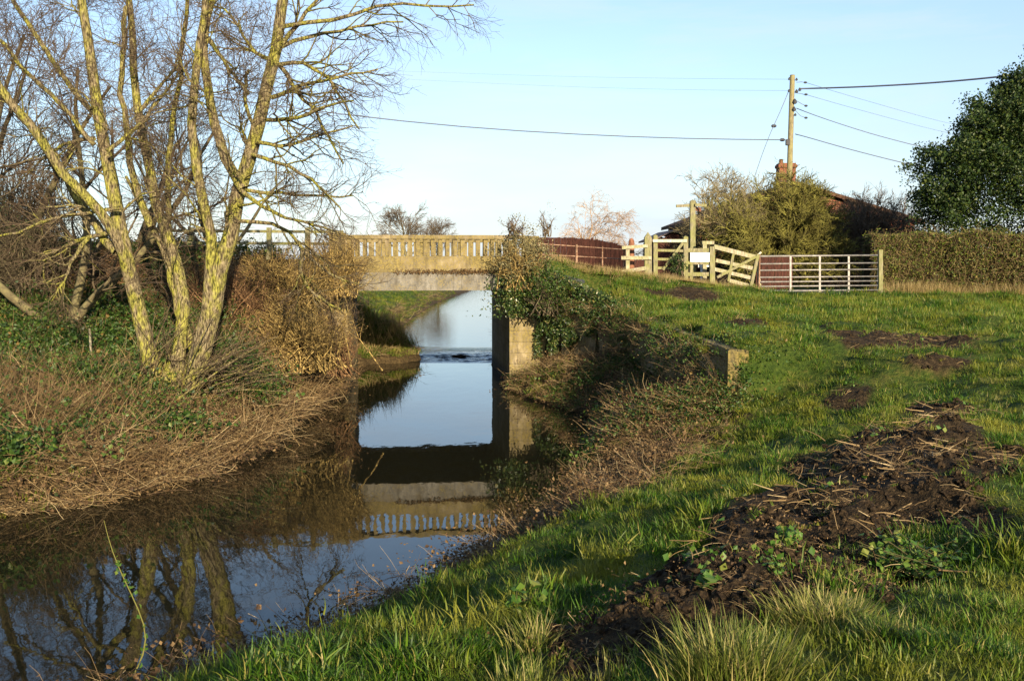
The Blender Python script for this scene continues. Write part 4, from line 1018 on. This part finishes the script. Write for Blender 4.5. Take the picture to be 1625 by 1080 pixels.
c = U(862, 345, 27.3); shrub('overgrown_shrub', (c[0] + .1, c[1], c[2] - .05), (.28, .3, .45), 'thin bare-topped shoot beside the parapet end, right of the sparse twigs', 14, 6, .04, 'shrubleaf', 19, 12, .05, .5)
for i, (px, py, Yd, r_, nst, tw_, lb) in enumerate([
    (470, 520, 22.5, (1.5, 1.1, .95), 260, 'gold', 'golden brown twiggy shrub between the tree and the bridge, low by the water'),
    (440, 440, 24.2, (1.7, 1.0, .85), 260, 'gold', 'golden brown twiggy shrub on the embankment top behind the tree'),
    (528, 418, 25.9, (1.0, .9, .85), 260, 'gold', 'golden twiggy shrub spilling over the left end of the bridge'),
    (530, 545, 25.0, (.65, .8, .8), 150, 'red', 'red-brown bramble bush standing against the left wing wall'),
    (370, 470, 22.8, (1.3, 1.0, 1.0), 180, 'red', 'dark red-brown thicket directly behind the tree base'),
    (150, 430, 24.0, (1.9, 1.2, .9), 230, 'red', 'red-brown thorny shrub on the slope left of the trunks'),
    (30, 395, 23.0, (1.8, 1.2, 1.3), 260, 'dark', 'dark dense thorn bush at the left edge of the photo'),
    (20, 300, 27.0, (2.4, 1.4, 2.0), 260, 'dark', 'tall dark thicket behind the thorn bush at the left edge'),
    (235, 410, 26.0, (1.6, 1.0, .7), 180, 'red', 'low brown shrub under the rail fence behind the trunks')]):
    c = U(px, py, Yd)
    shrub('twiggy_shrub', c, r_, lb, 0 if tw_ == 'gold' else 60, 16, .05, 'dead_leaf' if tw_ == 'red' else 'ivy', 400 + i, nst, .14, .3, 'tw_' + tw_)
g = np.random.default_rng(5); n = 1500; s_ = 1.2 + g.random(n) ** .7 * 3.6
C = np.array([bp(a_, -.02 - b_, 3.17 + c_) for a_, b_, c_ in zip(s_, g.random(n) * .06, g.normal(0, .035, n))])
tag(link('ledge_moss', leaf_mesh('ledge_moss', C, .05, M['dead_leaf'], g, up=.3)), 'dark brown moss and debris along the ledge under the balustrade', None, None, 'stuff')
ivy = empty('ivy', tuple(U(880, 520, 26)), 'dark green ivy sheet hanging over the wing wall and bridge corner', 'ivy')
g = np.random.default_rng(77)
n = 15000; t_ = g.random(n) ** 1.1; base = WN[None] + (W1 - WN)[None] * t_[:, None]; top = 3.25 + (2.36 - 3.25) * t_; z = top + .15 - g.random(n) ** .8 * (top - .5) * (.95 - .5 * smoothstep((t_ - .0) * 1.0)) 
nrm = np.array([-(W1 - WN)[1], (W1 - WN)[0]]); nrm /= np.linalg.norm(nrm); nrm = -nrm if nrm[0] > 0 else nrm
dens = fbm(t_ * 9, z * 1.6, 3) > -.12 - .25 * (z > 2.2)
C = np.stack([base[:, 0] + nrm[0] * (g.random(n) * .25 + .03), base[:, 1] + nrm[1] * (g.random(n) * .25 + .03), z], 1)[dens]
c2 = np.stack([g.normal(.25, .42, 3500), g.uniform(26.7, 27.5, 3500), 3.1 - g.random(3500) ** 1.2 * 1.1 + g.normal(0, .08, 3500)], 1)
link('foliage', leaf_mesh('foliage', np.vstack([C, c2]), .075, M['ivy'], g, up=.1), ivy)
# ------------------------------------------------------------------ scattering with real clump geometry
def gn_scatter(name, P, rot, scl, vid, variants, label, kind='stuff'):
    me = bpy.data.meshes.new(name); me.vertices.add(len(P)); me.vertices.foreach_set('co', np.asarray(P, np.float32).ravel())
    for k, ty, d in (('rot', 'FLOAT_VECTOR', rot), ('scl', 'FLOAT', scl), ('vid', 'INT', vid)):
        at = me.attributes.new(k, ty, 'POINT'); at.data.foreach_set('vector' if ty == 'FLOAT_VECTOR' else 'value', np.asarray(d, np.float32 if ty != 'INT' else np.int32).ravel())
    o = bpy.data.objects.new(name, me); COL.objects.link(o); o['kind'] = kind; o['label'] = label
    ng = bpy.data.node_groups.new(name, 'GeometryNodeTree')
    ng.interface.new_socket('Geometry', in_out='INPUT', socket_type='NodeSocketGeometry'); ng.interface.new_socket('Geometry', in_out='OUTPUT', socket_type='NodeSocketGeometry')
    gi, go = ng.nodes.new('NodeGroupInput'), ng.nodes.new('NodeGroupOutput'); ip = ng.nodes.new('GeometryNodeInstanceOnPoints'); g2 = ng.nodes.new('GeometryNodeGeometryToInstance')
    for v in variants[::-1]:
        oi = ng.nodes.new('GeometryNodeObjectInfo'); oi.inputs['Object'].default_value = v; oi.inputs['As Instance'].default_value = False
        ng.links.new(oi.outputs['Geometry'], g2.inputs[0])
    def na(nm, ty):
        a = ng.nodes.new('GeometryNodeInputNamedAttribute'); a.data_type = ty; a.inputs['Name'].default_value = nm; return a.outputs['Attribute']
    ng.links.new(gi.outputs[0], ip.inputs['Points']); ng.links.new(g2.outputs[0], ip.inputs['Instance']); ip.inputs['Pick Instance'].default_value = True
    ng.links.new(na('vid', 'INT'), ip.inputs['Instance Index']); ng.links.new(na('rot', 'FLOAT_VECTOR'), ip.inputs['Rotation']); ng.links.new(na('scl', 'FLOAT'), ip.inputs['Scale'])
    ng.links.new(ip.outputs[0], go.inputs[0])
    md = o.modifiers.new('scatter', 'NODES'); md.node_group = ng
    return o
def var(me):
    return bpy.data.objects.new(me.name, me)
def blades(n, rad, hgt, w, lean, seed, mat, curve=.6, segs=3, vlo=0., vhi=1., vpow=1.):
    g = np.random.default_rng(seed)
    b = g.normal(size=(n, 2)) * rad * .5; az = g.uniform(0, 2 * np.pi, n); out = np.stack([np.cos(az), np.sin(az)], 1)
    out = unit(out + b / rad * 1.5); H = hgt * g.uniform(.45, 1.1, n); ln = lean * g.uniform(.3, 1.3, n); wd = w * g.uniform(.6, 1.2, n)
    V = []; tan = np.stack([-out[:, 1], out[:, 0]], 1); tw = g.normal(0, .5, n); tan = unit(tan * np.cos(tw)[:, None] + out * np.sin(tw)[:, None])
    for j in range(segs + 1):
        t = j / segs; c = b + out * (ln * H)[:, None] * (t * .5 + curve * t * t); z = H * (t - .35 * ln * t * t); ww = wd * (1 - t) ** .7 if j < segs else wd * 0
        if j < segs:
            V.append(np.stack([c[:, 0] - tan[:, 0] * ww / 2, c[:, 1] - tan[:, 1] * ww / 2, z], 1)); V.append(np.stack([c[:, 0] + tan[:, 0] * ww / 2, c[:, 1] + tan[:, 1] * ww / 2, z], 1))
        else: V.append(np.stack([c[:, 0], c[:, 1], z], 1))
    k = len(V); V = np.stack(V, 1).reshape(-1, 3); i = np.arange(n)[:, None] * k; q = [i + np.array([[2 * j, 2 * j + 1, 2 * j + 3, 2 * j + 2]]) for j in range(segs - 1)]
    tri = i + np.array([[k - 3, k - 2, k - 1]])
    return npmesh('blades', V, [np.vstack(q), tri] if q else [tri], {'v': np.repeat(vlo + (vhi - vlo) * g.random(n) ** vpow, k)}, True, [mat])
def stems_clump(n, rad, L, r, seed, mat, flat=.5, wander=.18, v=(0, 1)):
    g = np.random.default_rng(seed); d = unit(np.concatenate([g.normal(size=(n, 2)), np.abs(g.normal(size=(n, 1))) * (1 - flat) + .05], 1)); P = np.zeros((n, 5, 3)); P[:, 0, :2] = g.normal(size=(n, 2)) * rad * .5; P[:, 0, 2] = g.random(n) * .1
    for j in range(1, 5): P[:, j] = P[:, j - 1] + d * (g.uniform(.5, 1.1, n) * L / 4)[:, None]; d = unit(d + g.normal(size=(n, 3)) * wander + np.array([0, 0, -.05]))
    V, f = tube_np(P, np.tile(np.linspace(r, r * .5, 5), (n, 1)) * g.uniform(.5, 1.3, (n, 1)), 3)
    return npmesh('stems', V, f, {'v': np.repeat(v[0] + (v[1] - v[0]) * g.random(n), 15)}, False, [mat])
def leaf_clump(n, rad, hgt, size, seed, mat, up=.6):
    g = np.random.default_rng(seed); C = np.concatenate([g.normal(size=(n, 2)) * rad * .5, (g.random((n, 1)) ** .8) * hgt], 1)
    return leaf_mesh('leaves', C, size, mat, g, up=up, asp=.8)

def sample(n, y0, y1, x0f, x1f, kpow, fn, rng=R, off=1.0):
    """n points, x in frustum fractions, density ~ y**-kpow, kept where fn(x, y, d, left, ins, dirt) > random"""
    u = rng.random(n)
    if abs(kpow - 2) < 1e-6: y = y0 * (y1 / y0) ** u
    else: a = 2 - kpow; y = (y0 ** a + u * (y1 ** a - y0 ** a)) ** (1 / a)
    x = (x0f + (x1f - x0f) * rng.random(n)) * (y + off)
    z, d, ins, left = hraw(x, y)
    e = (x - BC[0]) * BV[0] + (y - BC[1]) * BV[1]
    keep = (~ins) & (rng.random(n) < fn(x, y, d, left, e))
    keep &= ~((np.abs(e) < 3.0) & (x > -6.2) & (x < 1.2))
    x, y = x[keep], y[keep]
    return x, y, hz(x, y)
def scat(name, x, y, z, smin, smax, variants, label, tilt=.15, rng=R, dz=-.01):
    n = len(x); rot = np.stack([rng.normal(0, tilt, n), rng.normal(0, tilt, n), rng.uniform(0, 6.28, n)], 1)
    return gn_scatter(name, np.stack([x, y, z + dz], 1), rot, (rng.uniform(smin, smax, n) if smax else smin), rng.integers(0, len(variants), n), variants, label)

wallstrip = lambda x, y: (np.abs(wall_side(x, y) + .2) < .3) & (y > 15.6) & (y < 27.6)
river_side = lambda x, y: (wall_side(x, y) > -.1) & (y > 15.2) & (y < 27.7)
GRASS = [var(blades(46, .13, .085, .0085, .65, 100 + i, M['grass'], vpow=1.6)) for i in range(6)]
GRASS_DRY = [var(blades(46, .13, .095, .008, .7, 120 + i, M['grass'], vlo=.55, vpow=.8)) for i in range(3)]
TUFT = [var(blades(80, .16, .17, .008, .65, 140 + i, M['tuft'], vpow=.9)) for i in range(4)]
STRAW = [var(blades(40, .22, .42, .008, .35, 160 + i, M['straw'])) for i in range(3)]
def f_grass(x, y, d, left, e):
    ok = (~left) | (y > 34)
    m = dirtmask(x, y); w = np.clip((d - .35 - .9 * smoothstep((y - 10) / 2) * (y < 16)) / .8, 0, 1) * (1 - m) ** 2 * np.where(y < 20, np.clip(.62 + 1.6 * fbm(x * 2.1 + 60, y * 2.1, 3), .42, 1), 1)
    w = np.where(river_side(x, y), .5 * (fbm(x * .9 + 40, y * .9, 3) > -.05), w)
    w = np.where(left & (y < 34), 0, w)
    return ok * w * (np.abs(e) > 2.4)
x, y, z = sample(46000, 2.6, 33, -.45, .62, 1.5, f_grass)
dry = fbm(x * .7, y * .7, 3) + R.normal(0, .12, len(x)) + .10 * smoothstep((y - 12) / 10) > .26
gs_ = lambda y: R.uniform(.35, 1.0, len(y)) ** 1.3 * (.82 + .25 * smoothstep((y - 5) / 6)) * (1 + .9 * smoothstep((y - 9) / 16))
scat('grass', x[~dry], y[~dry], z[~dry], gs_(y[~dry]), None, GRASS, 'short green grass covering the right bank and field', .2)
scat('dry_grass', x[dry], y[dry], z[dry], gs_(y[dry]), None, GRASS_DRY, 'yellowish grass patches scattered over the right field', .2)
x, y, z = sample(2600, 5, 32, -.3, .62, 1.6, lambda x, y, d, l, e: f_grass(x, y, d, l, e) * (fbm(x * .8 + 9, y * .8, 3) > .05) * .6)
scat('coarse_grass', x, y, z, .35, .75, TUFT, 'coarse pale tussocks dotted over the right bank', .2)
LUSH = [var(blades(90, .16, .105, .009, .85, 180 + i, M['grass'], vpow=1.2)) for i in range(4)]
x, y, z = sample(9500, 4, 30, -.3, .62, 1.6, lambda x, y, d, l, e: f_grass(x, y, d, l, e) * (fbm(x * 1.4 + 19, y * 1.4, 3) > .04) * .8)
scat('lush_tussocks', x, y, z, .5, 1.4, LUSH, 'lush green tussocks making the right bank lumpy', .25)
def f_verge(x, y, d, left, e):
    return ((~left) & (x > 1) & (((y > 28.6) & (y < 30.6) & (x < 7.5)) | ((np.abs(y - (29.85 - np.clip(x - 13.5, 0, 9) * .3)) < .4) & (x > 11)) | ((y > 27.6) & (y < 30.5) & (x < 4.5)))) * .8
x, y, z = sample(7500, 24, 31, .02, .55, 1, f_verge)
scat('straw_grass', x, y, z, .3, .8, STRAW, 'pale dry grass along the fences, gates and hedge foot', .2)
x, y, z = sample(5000, 24, 31, .30, .62, 1, lambda x, y, d, l, e: (np.abs(y - (29.75 - np.clip(x - 13.5, 0, 9) * .3)) < .4) & (x > 11.2))
scat('hedge_foot_straw', x, y, z, .6, 1.35, STRAW, 'tall pale dry grass along the hedge foot', .25)
# far banks beyond the bridge
x, y, z = sample(9000, 33, 100, -.26, .04, 1.4, lambda x, y, d, l, e: (np.abs(e) > 3.3) * (d > .2) * 1.0)
scat('bank_grass', x, y, z, 1.2, 2.6, GRASS + GRASS_DRY[:1], 'green grass on the river bank beyond the bridge', .2)
x, y, z = sample(2400, 33, 90, -.26, .04, 1.4, lambda x, y, d, l, e: (d < 1.1) * (np.abs(e) > 3) * .8)
DEAD = [var(stems_clump(20, .35, .75, .0048, 200 + i, M['dead'], .75)) for i in range(5)]
DEADUP = [var(stems_clump(13, .25, .8, .0038, 220 + i, M['dead'], .1, .1, (0, .8))) for i in range(4)]
PALE = [var(stems_clump(12, .3, .85, .0055, 240 + i, M['dead'], .8, v=(.35, .95))) for i in range(3)]
scat('bank_litter', x, y, z, .8, 1.3, DEAD[:3] + GRASS_DRY[:2], 'brown dead growth along the water beyond the bridge', .2)
# left embankment
x, y, z = sample(2600, 32.9, 38.5, -.17, -.07, 1.0, lambda x, y, d, l, e: l * (d > .03) * (np.abs(e) > 2.75) * 1.0)
scat('spit_grass', x, y, z, .9, 2.0, GRASS + GRASS_DRY + STRAW[:1], 'tufty grass on the little spit beyond the bridge', .3)
BR = [var(leaf_clump([60, 46, 34][i % 3], .5, .26, [.05, .066, .088][i % 3], 260 + i, M['bramble'], .3)) for i in range(6)]
DL = [var(leaf_clump(46, .5, .08, .042, 280 + i, M['dead_leaf'], .8)) for i in range(4)]
onleft = lambda x, y, left, e: left & (y < 28)
gpatch = lambda x, y: smoothstep((fbm(x * .55 + 30, y * .55 + 8, 4) + .13 + .16 * smoothstep((-x - 6) / 4)) * 3.4)
x, y, z = sample(18000, 11, 27.5, -.62, -.13, 1.3, lambda x, y, d, l, e: onleft(x, y, l, e) * (d > .35) * np.clip(gpatch(x, y), .10, 1) * .9)
scat('bramble_leaves', x, y, z, .55, 1.25, BR, 'green bramble and nettle leaves spreading over the left bank', .3, dz=.13)
x, y, z = sample(4800, 11, 27.5, -.62, -.13, 1.3, lambda x, y, d, l, e: onleft(x, y, l, e) * np.clip(1.15 - gpatch(x, y), .12, 1))
scat('dead_stems', x, y, z, .6, 1.25, DEAD, 'tangled brown dead stems over the left bank', .3)
x, y, z = sample(6500, 13, 27.5, -.62, -.13, 1.0, lambda x, y, d, l, e: onleft(x, y, l, e) * (d > 1.6) * np.clip(1.1 - gpatch(x, y), .3, 1))
scat('upright_dead_stems', x, y, z, .6, 1.3, DEADUP, 'upright brown dead stems on the left embankment', .2)
x, y, z = sample(4200, 11, 27.5, -.62, -.13, 1.3, lambda x, y, d, l, e: onleft(x, y, l, e) * 1.0)
scat('fallen_leaves', x, y, z, .8, 1.5, DL, 'fallen brown leaves on the left bank', .2)
x, y, z = sample(2600, 11, 27.5, -.62, -.13, 1.2, lambda x, y, d, l, e: onleft(x, y, l, e) * (d < 1.5) * 1.0)
scat('bank_straw', x, y, z, .5, 1.1, PALE + DEAD[:2], 'pale flattened dead reeds hanging over the left water edge', .35)
REED = [var(stems_clump(12, .3, 1.1, .0055, 380 + i, M['dead'], .45, .1, (.55, 1))) for i in range(3)]
x, y, z = sample(900, 11, 24, -.62, -.13, 1.2, lambda x, y, d, l, e: onleft(x, y, l, e) * (d < 3.0) * (fbm(x * 1.1 + 4, y * 1.1, 3) > -.05))
scat('dead_reeds', x, y, z, .5, 1.1, REED, 'pale long dead reeds arching over the left bank', .35)
x, y, z = sample(1500, 11, 27.5, -.62, -.13, 1.2, lambda x, y, d, l, e: onleft(x, y, l, e) * (d < 1.6) * (fbm(x * .8, y * .8 + 50, 3) > .12))
scat('edge_grass', x, y, z, 1.0, 1.9, GRASS, 'bright green grass tufts near the left water edge', .2)
ROOT_ = [var(stems_clump(14, .25, .16, .003, 360 + i, M['dead'], .93, .1, (.1, 1))) for i in range(3)]
# right berm and bank edge
def f_edge(x, y, d, left, e): return (~left) * (y < 27.6) * np.where(river_side(x, y), .85, np.where(y > 15.2, 0, np.where(y > 9.8, (d < 2.5) * smoothstep((y - 9.5) / 2) * smoothstep((2.5 - d) / 1.2), (d < .6) * .35)))
x, y, z = sample(20000, 6.0, 27.5, -.42, .25, 1.1, f_edge)
k = R.random(len(x)) < .55
scat('bank_debris', x[k], y[k], z[k], .3, .75, DEAD + ROOT_, 'brown broken stems and debris along the right water edge', .3)
scat('dead_leaf_litter', x[~k], y[~k], z[~k], .6, 1.2, DL, 'dead leaf litter along the right water edge', .3)
x, y, z = sample(9000, 13, 27.5, -.05, .3, 1.1, lambda x, y, d, l, e: (~l) * river_side(x, y) * (fbm(x * .9 + 3, y * .9 + 3, 3) > -.02) * .8)
scat('berm_leaves', x, y, z, .4, .85, BR, 'green leaves and brambles below the wing wall', .3)
x, y, z = sample(420, 15, 25.5, .02, .26, 1.1, lambda x, y, d, l, e: (~l) * river_side(x, y) * (wall_side(x, y) < 1.8) * .8)
x_, y_, z_ = sample(5200, 14.5, 27.4, -.05, .3, 1.0, lambda x, y, d, l, e: (~l) * river_side(x, y) * (fbm(x * 1.3 + 70, y * 1.3, 3) > -.15) * .9)
scat('berm_straw', x_, y_, z_, .35, .9, PALE + GRASS_DRY + GRASS[:1], 'flattened pale straw and grass on the bank below the wing wall', .3)
scat('reed_stalks', x, y, z, .5, 1.0, DEADUP, 'leafless brown stalks in front of the low retaining wall', .2)
# growth spilling over the wing wall's coping and face
n = 800; t_ = R.random(n); yy = 16.2 + t_ * 11.0; xx = 3.45 + (yy - 16.0) * 0 + 0 * yy
xx = np.interp(yy, [16.0, 25.0, 27.5], [3.50, 2.75, .78]) - R.uniform(-.10, .45, n); zt = np.interp(yy, [16, 21, 25, 27.5], [1.98, 2.16, 2.3, 3.15])
zz_ = zt - R.random(n) * np.interp(yy, [16, 18, 21, 27.5], [.25, .6, .7, .9]) * (xx < np.interp(yy, [16.0, 25.0, 27.5], [3.45, 2.70, .73]))
k = (fbm(yy * 1.3, yy * 0 + 4.2, 3) + R.normal(0, .35, n) > -.15) & ~((yy < 17.6) & (R.random(n) < .6))
scat('wall_growth', xx[k], yy[k], zz_[k] - .05, .3, .7, BR[:3] + DEAD[:2] + DL[:1] + GRASS_DRY[:1], 'brambles, dead stems and grass spilling over the wing wall', .5)
k = R.random(n) < .5
xb, yb = R.normal(3.45, .22, 26), R.normal(15.62, .16, 26)
scat('pier_brambles', xb, yb, hz(xb, yb) + R.uniform(.0, .3, 26), .35, .7, BR + DEAD[:1], 'brambles growing over the end pier', .4)
a_ = R.uniform(0, 6.28, 70); xp, yp = 3.6 + np.cos(a_) * R.uniform(.2, .6, 70), 15.75 + np.sin(a_) * R.uniform(.2, .6, 70) - .1
scat('pier_grass', xp, yp, hz(xp, yp) + .02, .6, 1.2, GRASS_DRY + GRASS[:2] + BR[:1], 'rough grass around the end pier', .3)
scat('wall_top_grass', xx[k] + .25, yy[k], zt[k] - .02, .6, 1.4, GRASS + GRASS_DRY, 'grass overhanging the coping of the wing wall', .4)
# soil heaps: clods, roots and stalks
ROOT_2 = [var(stems_clump(14, .25, .16, .003, 360 + i, M['dead'], .93, .1, (.1, 1))) for i in range(3)]
def ico(seed, mat):
    g = np.random.default_rng(seed); t = (1 + 5 ** .5) / 2
    V = unit(np.array([(-1, t, 0), (1, t, 0), (-1, -t, 0), (1, -t, 0), (0, -1, t), (0, 1, t), (0, -1, -t), (0, 1, -t), (t, 0, -1), (t, 0, 1), (-t, 0, -1), (-t, 0, 1)], float))
    Fc = np.array([(0, 11, 5), (0, 5, 1), (0, 1, 7), (0, 7, 10), (0, 10, 11), (1, 5, 9), (5, 11, 4), (11, 10, 2), (10, 7, 6), (7, 1, 8), (3, 9, 4), (3, 4, 2), (3, 2, 6), (3, 6, 8), (3, 8, 9), (4, 9, 5), (2, 4, 11), (6, 2, 10), (8, 6, 7), (9, 8, 1)])
    mid = {}; V = list(V); F2 = []
    def mp_(a, b):
        k = (min(a, b), max(a, b))
        if k not in mid: V.append(unit(V[a] + V[b])); mid[k] = len(V) - 1
        return mid[k]
    for a, b, c in Fc:
        ab, bc, ca = mp_(a, b), mp_(b, c), mp_(c, a); F2 += [(a, ab, ca), (b, bc, ab), (c, ca, bc), (ab, bc, ca)]
    V = np.array(V) * g.uniform(.45, 1.3, (len(V), 1)) * np.array([1, .75, .55]) * .05
    return npmesh('clod', V, np.array(F2), {'v': np.full(len(V), g.random())}, False, [mat])
m, nt, out = nodes('wet_soil')
princ(nt, out, ramp(nt, noise(nt, 30, 4), [(.35, (.009, .006, .004)), (.58, (.035, .023, .012)), (.75, (.11, .075, .04))]), .85, .12, bump(nt, noise(nt, 60, 4), .8, .02)); M['clod'] = m
CL = [var(ico(300 + i, M['clod'])) for i in range(5)]
x, y, z = sample(60000, 4, 28, -.02, .5, 1.8, lambda x, y, d, l, e: (~l) * (dirtmask(x, y) > .35) * 1.0)
sc_ = .12 + 1.0 * R.random(len(x)) ** 6
scat('soil_clods', x, y, z, sc_, None, CL, 'dark wet clods of dug soil on the right bank', .6)
x, y, z = sample(3800, 4, 28, -.02, .5, 1.5, lambda x, y, d, l, e: (~l) * (dirtmask(x, y) > .15) * (fbm(x * 1.9 + 7, y * 1.9, 3) > -.1) * .6)
scat('soil_litter', x, y, z, .2, .55, DL[:2] + ROOT_ + GRASS_DRY[:1], 'dead leaves, straw and grass mixed into the dug soil', .3)
x, y, z = sample(3400, 5, 28, -.02, .5, 1.5, lambda x, y, d, l, e: (~l) * (dirtmask(x, y) > .3) * (fbm(x * 1.5 + 2, y * 1.5 + 7, 3) > -.12) * smoothstep((y - 5) / 3) * .8)
ROOT = [var(stems_clump(8, .22, .24, .0042, 320 + i, M['dead'], .93, .12, (.15, 1))) for i in range(5)]
scat('root_debris', x, y, z, .35, 1.15, ROOT, 'pale broken roots and stalks strewn on the dug soil', .3)
WD = [var(leaf_clump(9, .16, .07, .05, 340 + i, M['weed'])) for i in range(3)]
x, y, z = sample(700, 5, 28, -.02, .5, 1.5, lambda x, y, d, l, e: (~l) * (dirtmask(x, y) > .2) * (fbm(x * 2, y * 2, 3) > .1))
x_, y_, z_ = sample(1500, 4.5, 28, -.02, .5, 1.5, lambda x, y, d, l, e: (~l) * (dirtmask(x, y) > .15) * (fbm(x * 1.6 + 31, y * 1.6, 3) > .08))
scat('soil_grass', x_, y_, z_, .4, .9, GRASS + GRASS_DRY, 'tufts of grass growing through the dug soil', .3)
scat('seedling_leaves', x, y, z, .6, 1.2, WD, 'small green leaves sprouting through the dug soil', .3)

# ------------------------------------------------------------------ individual foreground plants
def tuft(px, py, w, hgt, n, label, seed, lean=.6, vlo=0., vpow=1.):
    p = hits([(px, py)])[0]
    me = blades(n, w, hgt, .0085, lean, seed, M['tuft'], curve=.55, segs=4, vlo=vlo, vpow=vpow); me.name = 'grass_tuft'
    o = bpy.data.objects.new('grass_tuft', me); COL.objects.link(o); o.location = tuple(p + (0, 0, -.03)); tag(o, label, 'grass tuft', 'big grass tufts on the near bank')
tuft(1165, 1085, .21, .28, 1500, 'largest pale grass tuft at the bottom edge below the dark soil', 1, .55)
tuft(1310, 990, .19, .19, 1300, 'rounded yellow-orange grass tuft right of the dark soil', 2, .8, .38)
tuft(850, 1025, .12, .22, 200, 'small dry tuft with leaves at the left end of the soil strip', 3, .7, .3)
tuft(1410, 1015, .13, .13, 420, 'low green grass tuft beside the orange one', 4, .8, 0, 2)
tuft(830, 1100, .14, .2, 260, 'pale tuft cut by the bottom edge left of the largest one', 5, .5)
tuft(970, 1090, .1, .18, 90, 'thin dry stalks at the bottom edge beside the soil', 6, .4, .5)
def weed(px, py, r, hgt, n, label, seed, size=.045, mat='weed'):
    p = hits([(px, py)])[0]; g = np.random.default_rng(seed); root = empty('leafy_weed', tuple(p), label, 'weed', 'leafy weeds on the dug soil')
    k = max(4, n // 9); az = g.uniform(0, 6.28, k); E = p + np.stack([np.cos(az) * r * g.random(k), np.sin(az) * r * g.random(k), hgt * g.uniform(.5, 1, k)], 1); B0 = p + g.normal(size=(k, 3)) * np.array([r * .4, r * .4, .0])
    Q = np.stack([B0, (B0 + E) / 2 + np.array([0, 0, .02]), E], 1); link('stems', mesh_tubes('stems', [(Q, np.tile([.004, .003, .002], (k, 1)), 4)], M['mosstwig']), root)
    li = g.integers(0, k, n); f = g.uniform(.3, 1, n)[:, None]; C = Q[li, 0] * (1 - f) + Q[li, 2] * f + g.normal(size=(n, 3)) * np.array([.035, .035, .012])
    link('leaves', leaf_mesh('leaves', C, size, M[mat], g, up=.9, asp=.95, fold=.12), root)
weed(1445, 915, .40, .22, 620, 'broad leafy nettle clump at the right end of the soil', 1)
weed(1250, 868, .12, .16, 60, 'upright leafy weed standing in the middle of the dark soil', 2)
weed(1120, 935, .10, .07, 26, 'pair of pale round leaves low on the dark soil', 3, .07)
weed(830, 975, .10, .16, 26, 'pale green broad-leaved weed at the left end of the soil strip', 4, .07)
weed(770, 982, .05, .08, 8, 'single small green leaf cluster near the water slope', 5, .06)
weed(1235, 915, .10, .08, 60, 'low feathery green weed between the soil and the orange tuft', 6, .03)
def curl(name, pix, Yd, r, label, mat, cat):
    P = smooth_line([U(a_, b_, Yd) for a_, b_ in pix], 12); o = MB().tube(P, np.linspace(r, r * .5, 12), 5).build(name, M[mat]); return tag(o, label, cat)
# bramble shoot over the water
P0 = h1(-3.55, 7.3)
sh = empty('bramble_shoot', (-3.2, 7.55, h1(-3.2, 7.55)), 'thin arching bramble shoot with yellow-green leaves before the water at lower left', 'shoot')
pp = smooth_line([(-3.15, 7.5, h1(-3.15, 7.5) - .05), U(240, 1020, 7.9), U(218, 960, 8.1), U(192, 910, 8.2), U(172, 860, 8.3), U(165, 825, 8.35)], 14)
mb = MB().tube(pp, np.linspace(.009, .003, 14), 5); mb.build('stem', M['mosstwig'], sh, attr={'v': np.full(mb.n, .4)})
g = np.random.default_rng(9); li = g.uniform(2, 10.5, 40); i0 = li.astype(int); C = pp[i0] * (1 - (li - i0))[:, None] + pp[i0 + 1] * (li - i0)[:, None] + g.normal(size=(40, 3)) * .018
link('leaves', leaf_mesh('leaves', C, .045, M['weed'], g, asp=.8), sh)

# small weedy stone in the weir
c = U(731, 567, 35.6); me = ico(371, M['clod']); me.name = 'weir_stone'; me.transform(Matrix.Diagonal((7.5, 5, 3.4, 1)))
o = bpy.data.objects.new('weir_stone', me); COL.objects.link(o); o.location = (c[0], 35.6, .03); tag(o, 'small dark weedy stone breaking the ripples of the weir', 'stone')

# leaves and scraps floating by the edges
n = 2600; yy = 8 + 18 * R.random(n); xx = -7.5 + 10 * R.random(n)
_z, _d, _i, _l = hraw(xx, yy); kk = _i & (_d < .15 + .9 * R.random(n) ** 4)
tag(link('floating_leaves', leaf_mesh('floating_leaves', np.stack([xx[kk], yy[kk], np.full(kk.sum(), .012)], 1), .05, M['dead_leaf'], np.random.default_rng(55), up=40, fold=.05, D=unit(np.concatenate([R.normal(size=(int(kk.sum()), 2)), np.zeros((int(kk.sum()), 1))], 1)))), 'scattered dead leaves floating along the river edges', None, None, 'stuff')
